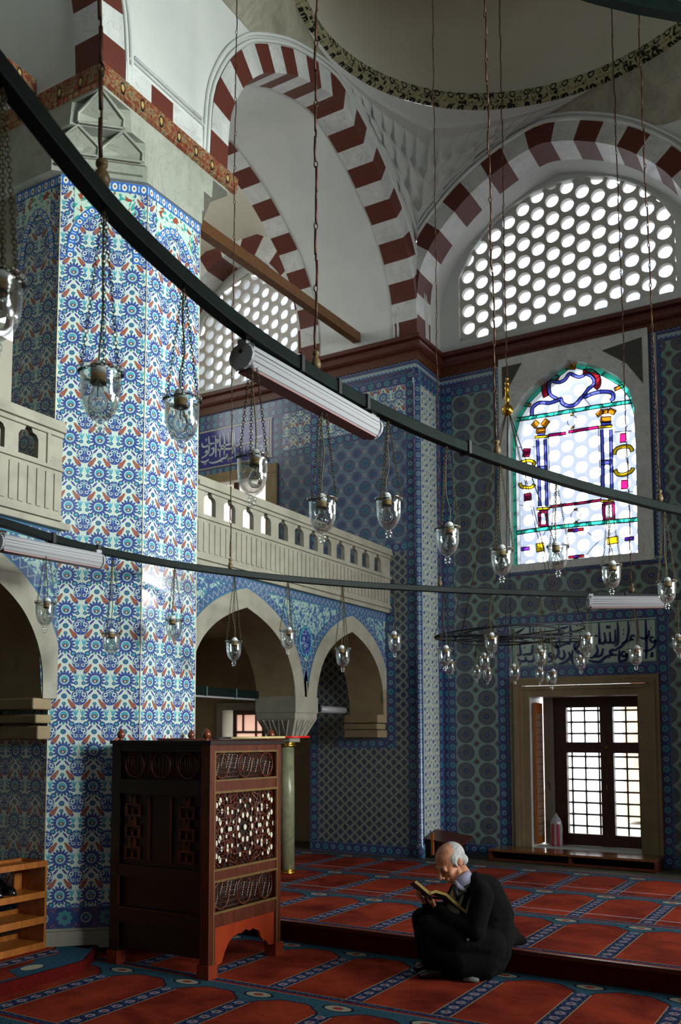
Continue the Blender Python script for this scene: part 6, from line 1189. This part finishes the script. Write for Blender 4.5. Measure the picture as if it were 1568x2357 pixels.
def shoe(y, label):
    root = tag(empty('shoe', (sx0+.14, y, .486)), label, 'shoe', 'black shoes on the rack'); x0 = sx1-.035
    def sec(t): # t along x from toe (rack front) to heel
        w = [.0, .030, .040, .042, .036, .033, .036, .034, .0][t]; h = [.012, .038, .048, .058, .078, .088, .092, .086, .03][t]; return w, h
    rows = []
    for t in range(9):
        w, h = sec(t); x = x0-.245*t/8; rows.append([(x, y+w*math.cos(a), .500+h*max(0, math.sin(a))) for a in [PI*k/10 for k in range(11)]])
    m = MB(); m.grid(rows, 0); u_ = m.build('upper', M_SHOE, root); m = MB(); rows = []
    for t in range(9): w, h = sec(t); x = x0-.245*t/8+(.003 if t == 0 else 0); rows.append([(x, y-w-.003, .500), (x, y+w+.003, .500), (x, y+w+.003, .487), (x, y-w-.003, .487)])
    m.grid(rows, 0, None, False, closed=True); m.build('sole', M_BLACK, root)
    m = MB()
    for k in range(4): xx = x0-.075-.018*k; m.tube([(xx, y-.018, .553+.012*k), (xx, y+.018, .553+.012*k)], .0025, 5)
    m.build('laces', M_BLACK, root)
shoe(4.62, 'black leather shoe on the upper shelf, nearer the pillar'); shoe(4.50, 'black leather shoe on the upper shelf, second from the pillar'); shoe(4.36, 'black leather shoe on the upper shelf by the left edge of the picture')
m = MB(); m.box((sx0+.03, 4.78, .487), (sx0+.045, 4.85, .62)); tag(m.build('wooden_wedge', M_PINE), 'small upright strip of pale wood standing at the rack end behind the shoes', 'wood strip')
# ================================================================ BENCH, BOOK BOX, BAG
be = tag(empty('low_bench', (-2.95, 10.85, .158)), 'long low wooden shelf bench under the lower window', 'bench'); X0b, X1b, Y0b, Y1b = -3.95, -2.08, 10.66, 11.10
part('top_board', wood('glossy_brown_bench_top', c(96, 56, 30), c(128, 80, 44), .15), [((X0b, Y0b, .275), (X1b, Y1b, .295))], .003, be)
for x in (X0b, (X0b+X1b)/2, X1b-.02): part('upright', M_REDWOOD, [((x, Y0b+.01, .158), (x+.022, Y1b, .275))], .002, be)
part('bottom_rail', M_REDWOOD, [((X0b, Y0b, .17), (X1b, Y0b+.02, .195))], .002, be); part('back_board', M_DKWOOD, [((X0b, Y1b-.02, .165), (X1b, Y1b, .275))], .002, be)
bs = tag(empty('book_stand', (-4.48, 10.62, .158)), 'dark wooden reading stand with sloping lid behind the seated man', 'stand'); m = MB()
m.box((-4.68, 10.55, .158), (-4.30, 10.85, .36)); m.build('box', M_DKWOOD, bs, .004); m = MB(); m.face([(-4.70, 10.50, .38), (-4.22, 10.50, .33), (-4.22, 10.88, .40), (-4.70, 10.88, .46)]); m.build('lid', M_REDWOOD, bs, 0, .02); m = MB(); m.box((-4.60, 10.49, .20), (-4.575, 10.52, .46)); m.build('pale_stick', M_PINE, bs)
bg_ = tag(empty('plastic_bag', (-3.37, YW+.24, .29)), 'translucent plastic bag with red stripes standing on the window sill', 'bag'); m = MB(); rows = []
for t in range(11):
    u = t/10; w = .075*(1-.10*u)*(1 if u < .75 else max(.06, (1-u)/.25)); rows.append([(-3.37+w*math.cos(a)*(1+.10*math.sin(5*a+u*4))*.95, YW+.24+w*.7*math.sin(a)*(1+.12*math.sin(4*a)), .291+.40*u) for a in [2*PI*k/28 for k in range(28)]])
m.grid(rows, 0, None, True, closed=True); m.face(rows[0][::-1]); m.face(rows[-1])
N = NT('striped_plastic_film', .25, .6); p_ = N.obj(); s_ = N.sep(p_); th_ = N.M('ARCTAN2', s_[1], s_[0]); col = N.mix(N.M('GREATER_THAN', N.M('SINE', N.M('MULTIPLY', th_, 5)), -.2), c(206, 206, 222), c(190, 70, 86)); col = N.mix(N.M('GREATER_THAN', s_[2], .27), col, c(206, 208, 222)); N.b.inputs['Transmission Weight'].default_value = 0; m.build('film', N.out(col), bg_)

# ================================================================ SEATED MAN WITH BOOK
er = Vector((math.cos(yaw), math.sin(yaw), 0)); eb = Vector((-math.sin(yaw), math.cos(yaw), 0)); MO = Vector((-2.47, 6.12, 0))
def ml(a, b, z): return MO+er*a+eb*b+Vector((0, 0, z))
class Blobs:
    def __init__(s): s.bm = bmesh.new()
    def ell(s, c_, rad, M=None):
        g = bmesh.ops.create_icosphere(s.bm, subdivisions=3, radius=1.0)
        X = Matrix.Translation(c_) @ (M.to_4x4() if M is not None else Matrix.Identity(4)) @ Matrix.Diagonal((*rad, 1)); bmesh.ops.transform(s.bm, matrix=X, verts=g['verts'])
    def cap(s, p, r0, q, r1):
        p, q = Vector(p), Vector(q); n = max(2, int((q-p).length/(min(r0, r1)*.35)))
        for i in range(n+1):
            t = i/n; r = r0+(r1-r0)*t; g = bmesh.ops.create_icosphere(s.bm, subdivisions=2, radius=r); bmesh.ops.translate(s.bm, vec=p.lerp(q, t), verts=g['verts'])
    def chain(s, P):
        for (p, r0), (q, r1) in zip(P, P[1:]): s.cap(p, r0, q, r1)
    def build(s, name, mat, parent, vox, sm=6, fac=.5):
        me = bpy.data.meshes.new(name); off = base_of(parent); bmesh.ops.translate(s.bm, vec=-off, verts=s.bm.verts); s.bm.to_mesh(me); s.bm.free(); me.materials.append(mat)
        o = bpy.data.objects.new(name, me); COL.objects.link(o); o.parent = parent
        r = o.modifiers.new('r', 'REMESH'); r.mode = 'VOXEL'; r.voxel_size = vox; r.use_smooth_shade = True
        k = o.modifiers.new('s', 'SMOOTH'); k.factor = fac; k.iterations = sm
        return o
man = tag(empty('person', (MO.x, MO.y, 0)), 'elderly white-haired man in a black overcoat seated on the carpeted step, reading', 'person')
hf = (er*-.66+eb*-.40+Vector((0, 0, -.58))).normalized(); hu = (Vector((0, 0, 1))-hf*hf.z).normalized(); hu = (hu+er*-.05).normalized(); hs = hf.cross(hu).normalized(); hu = hs.cross(hf).normalized()
HM = Matrix((hs, hf, hu)).transposed(); HC = ml(-.070, -.01, .752); HK = 1.10
def hl(x, y, z): return HC+(hs*x+hf*y+hu*z)*HK
def skin_mat():
    N = NT('weathered_skin', .5, .4); p = N.obj(); N.b.inputs['Subsurface Weight'].default_value = .08; N.b.inputs['Subsurface Scale'].default_value = .01; return N.out(N.ramp(N.noise(p, 18, 3), (.35, c(176, 112, 82)), (.65, c(206, 146, 112))))
B = Blobs()
B.ell(hl(0, -.012, .030), (.076*HK, .098*HK, .086*HK), HM); B.ell(hl(0, .030, -.035), (.058*HK, .066*HK, .066*HK), HM); B.ell(hl(0, .068, -.086), (.026*HK, .022*HK, .020*HK), HM)
B.cap(hl(-.036, .084, .024), .012, hl(.036, .084, .024), .012)
for s_ in (-1, 1):
    B.ell(hl(.040*s_, .062, -.022), (.026*HK, .028*HK, .026*HK), HM); B.ell(hl(.031*s_, .081, .004), (.014*HK, .012*HK, .010*HK), HM); B.ell(hl(.013*s_, .112, -.034), (.009*HK, .010*HK, .008*HK), HM)
    B.ell(hl(.079*s_, -.012, -.002), (.009*HK, .020*HK, .030*HK), HM); B.ell(hl(.084*s_, -.018, .012), (.007*HK, .014*HK, .014*HK), HM); B.ell(hl(.078*s_, -.004, -.028), (.007*HK, .009*HK, .010*HK), HM)
    B.cap(hl(.055*s_, .02, -.055), .022, hl(.025*s_, .062, -.082), .020)
B.cap(hl(0, .096, .010), .008, hl(0, .124, -.028), .0125); B.cap(hl(-.019, .092, -.056), .006, hl(.019, .092, -.056), .006); B.cap(hl(-.016, .090, -.066), .0065, hl(.016, .090, -.066), .0065); B.cap(hl(-.024, .083, -.047), .006, hl(-.0, .095, -.049), .007); B.cap(hl(.024, .083, -.047), .006, hl(0, .095, -.049), .007)
B.chain([(hl(0, -.03, -.06), .052), (ml(.035, .0, .64), .056), (ml(.07, 0, .58), .07), (ml(.13, 0, .45), .12), (ml(.15, 0, .22), .13)])
wN, wF = ml(-.175, -.075, .455), ml(-.235, .05, .47)   # wrists
B.chain([(ml(.10, -.14, .56), .05), (ml(.03, -.20, .35), .042), (wN, .026)]); B.chain([(ml(.06, .16, .56), .05), (ml(-.05, .2, .37), .042), (wF, .026)])
def hand(w, pd, pn, up_, s_):
    # palm then four fingers curling round the book edge and the thumb on the page
    pd, pn = pd.normalized(), pn.normalized(); sd = pd.cross(pn).normalized()*s_
    for k in (-.024, -.008, .008, .024): B.cap(w+sd*k*.6, .014, w+pd*.065+sd*k, .0115)
    for k, L_ in ((-.026, .058), (-.009, .070), (.009, .067), (.026, .052)):
        b0 = w+pd*.066+sd*k; b1 = b0+(pd*.8+pn*.5).normalized()*L_*.42; b2 = b1+(pd*.25+pn).normalized()*L_*.34; b3 = b2+(pn*.9-pd*.35).normalized()*L_*.24; B.cap(b0, .0092, b1, .0086); B.cap(b1, .0086, b2, .0080); B.cap(b2, .0080, b3, .0070)
    t0 = w+pd*.018-sd*.028; t1 = t0+(pd*.5-sd*.9+pn*.5).normalized()*.034; t2 = t1+(pd*.8+pn*.7).normalized()*.030; B.cap(t0, .0125, t1, .0105); B.cap(t1, .0105, t2, .0085)
hand(wN, er*-.55+eb*.30+Vector((0, 0, .45)), er*.35+Vector((0, 0, .8))+eb*.2, None, 1); hand(wF, er*-.5+eb*-.25+Vector((0, 0, .5)), er*.5+Vector((0, 0, .7)), None, -1)
B.chain([(ml(.12, -.10, .20), .09), (ml(-.23, -.09, .34), .055), (ml(-.20, -.09, .08), .04)]); B.chain([(ml(.12, .10, .20), .09), (ml(-.25, .09, .35), .055), (ml(-.22, .09, .08), .04)])
B.build('body', skin_mat(), man, .0048, 3, .4)
B = Blobs()   # hair: short, white, receding at the forehead
B.ell(hl(0, -.034, .026), (.080*HK, .087*HK, .083*HK), HM)
for s_ in (-1, 1): B.ell(hl(.056*s_, -.012, .028), (.028*HK, .052*HK, .046*HK), HM); B.ell(hl(.070*s_, .016, .012), (.011*HK, .012*HK, .030*HK), HM); B.ell(hl(.05*s_, -.055, -.022), (.034*HK, .036*HK, .036*HK), HM)
B.ell(hl(0, -.068, -.02), (.052*HK, .034*HK, .044*HK), HM)
def hair_mat():
    N = NT('white_hair', .6, .3); p = N.obj(); q = N.V('MULTIPLY', p, (1, 1, .35)); N.bump(N.noise(q, 160, 2), .6, .004); return N.out(N.ramp(N.noise(q, 90, 3), (.3, c(150, 148, 146)), (.7, c(206, 205, 202))))
B.build('hair', hair_mat(), man, .005, 3, .4)
m = MB()
for s_ in (-1, 1): m.tube([hl(.050*s_, .078, .030), hl(.034*s_, .0975, .034), hl(.014*s_, .099, .028)], [.003, .0045, .003], 6)
m.build('eyebrows', plain('grey_brow', c(110, 96, 88), .8), man)
m = MB()
for s_ in (-1, 1): m.tube([hl(.042*s_, .087, -.002), hl(.031*s_, .0945, -.006), hl(.019*s_, .092, -.003)], .0018, 5)
m.tube([hl(-.020, .097, -.061), hl(0, .1015, -.061), hl(.020, .097, -.061)], .0018, 5); m.build('eye_and_mouth_lines', plain('dark_skin_line', c(84, 44, 34), .7), man)
M_COAT = mottled('black_wool_overcoat', c(9, 10, 10), c(16, 17, 16), 25, .95, .15, bump=.4)
B = Blobs()
B.chain([(ml(.10, -.05, .615), .070), (ml(.17, 0, .55), .125), (ml(.20, 0, .40), .165), (ml(.17, 0, .22), .185), (ml(.13, -.02, .14), .15)])
B.chain([(ml(.10, -.06, .60), .07), (ml(.115, -.17, .55), .080), (ml(.05, -.235, .34), .072), (ml(-.10, -.16, .39), .056), (ml(-.16, -.09, .445), .044)])
B.chain([(ml(.08, .06, .60), .07), (ml(.045, .165, .56), .078), (ml(-.05, .22, .37), .068), (ml(-.16, .12, .41), .055), (ml(-.22, .055, .46), .042)])
B.chain([(ml(.14, -.10, .21), .15), (ml(-.06, -.15, .27), .115), (ml(-.235, -.10, .335), .082)]); B.chain([(ml(.12, .10, .21), .15), (ml(-.08, .12, .28), .11), (ml(-.25, .09, .35), .080)])
B.chain([(ml(.12, -.14, .13), .115), (ml(-.04, -.17, .12), .105), (ml(-.16, -.12, .16), .09)]); B.chain([(ml(-.235, -.10, .33), .08), (ml(-.205, -.10, .12), .075)]); B.chain([(ml(-.25, .09, .34), .078), (ml(-.22, .09, .12), .07)])
B.chain([(ml(.12, -.15, .075), .07), (ml(.22, -.06, .075), .07), (ml(.26, .02, .14), .09)]); B.chain([(ml(.20, .0, .24), .15), (ml(.33, .11, .24), .085), (ml(.40, .15, .21), .055), (ml(.47, .17, .185), .028)])
B.chain([(ml(-.10, -.16, .06), .055), (ml(.14, -.19, .055), .05)]); B.chain([(ml(.28, .06, .28), .07), (ml(.38, .13, .26), .045)])
B.build('overcoat', M_COAT, man, .010, 7)
B = Blobs(); B.chain([(ml(.06, -.075, .625), .026), (ml(.035, -.095, .57), .024), (ml(.0, -.105, .47), .020), (ml(-.02, -.12, .40), .018)]); B.chain([(ml(.10, -.03, .665), .028), (ml(.06, -.075, .625), .026)]); B.chain([(ml(.045, .07, .62), .024), (ml(-.02, .09, .55), .022), (ml(-.07, .08, .44), .02)]); B.build('coat_lapels', M_COAT, man, .006, 4)
B = Blobs(); B.chain([(ml(.045, -.01, .57), .085), (ml(.02, -.01, .50), .105), (ml(.0, 0, .40), .11)]); B.build('knitted_sweater', mottled('olive_cream_knit', c(150, 148, 118), c(172, 168, 138), 60, .9, .1, bump=.4), man, .008, 4)
m = MB(); A_ = [ml(.045, -.095, .615), ml(.008, -.102, .575), ml(-.022, -.094, .525)]; B_ = [ml(-.045, -.02, .61), ml(-.055, -.05, .575), ml(-.052, -.075, .53)]
m.tube(A_, [.010, .012, .006], 8); m.tube(B_, [.010, .011, .006], 8); m.build('sweater_neckline', plain('dark_olive_trim', c(86, 92, 64), .9), man)
m = MB(); n = 24; cN = ml(.010, -.01, .640); nd = (hl(0, -.03, -.06)-ml(.06, 0, .58)).normalized(); u_ = nd.orthogonal().normalized(); v_ = nd.cross(u_)
m.grid([[cN+nd*dz+(u_*math.cos(2*PI*k/n)+v_*math.sin(2*PI*k/n))*r_ for k in range(n)] for dz, r_ in ((-.035, .080), (.0, .066), (.030, .0625), (.030, .068), (-.005, .076), (-.045, .092))], 0, closed=True)
m.tube([ml(-.05, -.062, .632), ml(-.03, -.098, .595), ml(.02, -.105, .57)], [.012, .020, .010], 8); m.build('shirt_collar', plain('lilac_grey_cotton', c(166, 164, 190), .8), man)
m = MB(); m.tube([ml(-.060, -.074, .605), ml(-.056, -.096, .585), ml(-.045, -.108, .545), ml(-.038, -.112, .51)], [.012, .018, .016, .012], 8); m.build('necktie', plain('dark_teal_silk', c(16, 26, 30), .4), man)
B = Blobs(); 
for b in (-.12, .08): B.chain([(ml(-.17, b, .04), .042), (ml(-.25, b-.01, .032), .036), (ml(-.30, b-.02, .025), .026)])
B.build('shoes', M_SHOE, man, .007, 3)
m = MB(); m.tube([ml(-.03, -.225, .018), ml(.03, -.232, .022), ml(.07, -.225, .016)], [.012, .018, .012], 8); m.build('sock', plain('grey_wool_sock', c(110, 116, 112), .9), man)
m = MB(); m.lathe([(0, 0), (.010, .002), (.011, .005), (0, .007)], (0, 0, 0), 12); o = m.build('coat_button', plain('pale_button', c(110, 120, 120), .3)); o.parent = man; o.location = ml(-.005, -.262, .285)-MO; o.rotation_euler = ((-eb).to_track_quat('Z', 'Y')).to_euler()
# the open book in his hands
bk = tag(empty('book', ml(-.25, -.03, .50)), 'open hardback book with yellowed page edges and black covers held by the seated man', 'book'); S_ = Vector((0, 0, 0))
def slab(name, mat, pts, th, lift=.0, b0=-.135, b1=.055):
    m = MB(); rows = []
    for i, (a, z) in enumerate(pts):
        p, q = Vector(pts[max(i-1, 0)]), Vector(pts[min(i+1, len(pts)-1)]); d = (q-p).normalized(); n_ = Vector((-d.y, d.x))
        up_ = Vector((a, z))+n_*(lift+th); lo = Vector((a, z))+n_*lift
        rows.append([ml(lo.x, b0, lo.y), ml(lo.x, b1, lo.y-.045), ml(up_.x, b1, up_.y-.045), ml(up_.x, b0, up_.y)])
    m.grid(rows, 0, None, False, closed=True); m.face([tuple(v) for v in rows[0]]); m.face([tuple(v) for v in rows[-1]][::-1]); return m.build(name, mat, bk, 0, merge=False)
M_PAGE = mottled('yellowed_pages', c(176, 148, 82), c(198, 172, 106), 40, .8, .1)
slab('left_pages', M_PAGE, [(-.335, .628), (-.30, .600), (-.235, .545)], .018, .004); slab('left_cover', M_BLACK, [(-.342, .634), (-.30, .600), (-.235, .545)], .004, 0)
slab('right_pages', M_PAGE, [(-.235, .545), (-.19, .560), (-.125, .540), (-.05, .470), (.005, .425)], .018, .004); slab('right_cover', M_BLACK, [(-.240, .542), (-.235, .538), (-.12, .532), (-.045, .466), (.010, .421)], .004, 0)
# stored light: nothing else
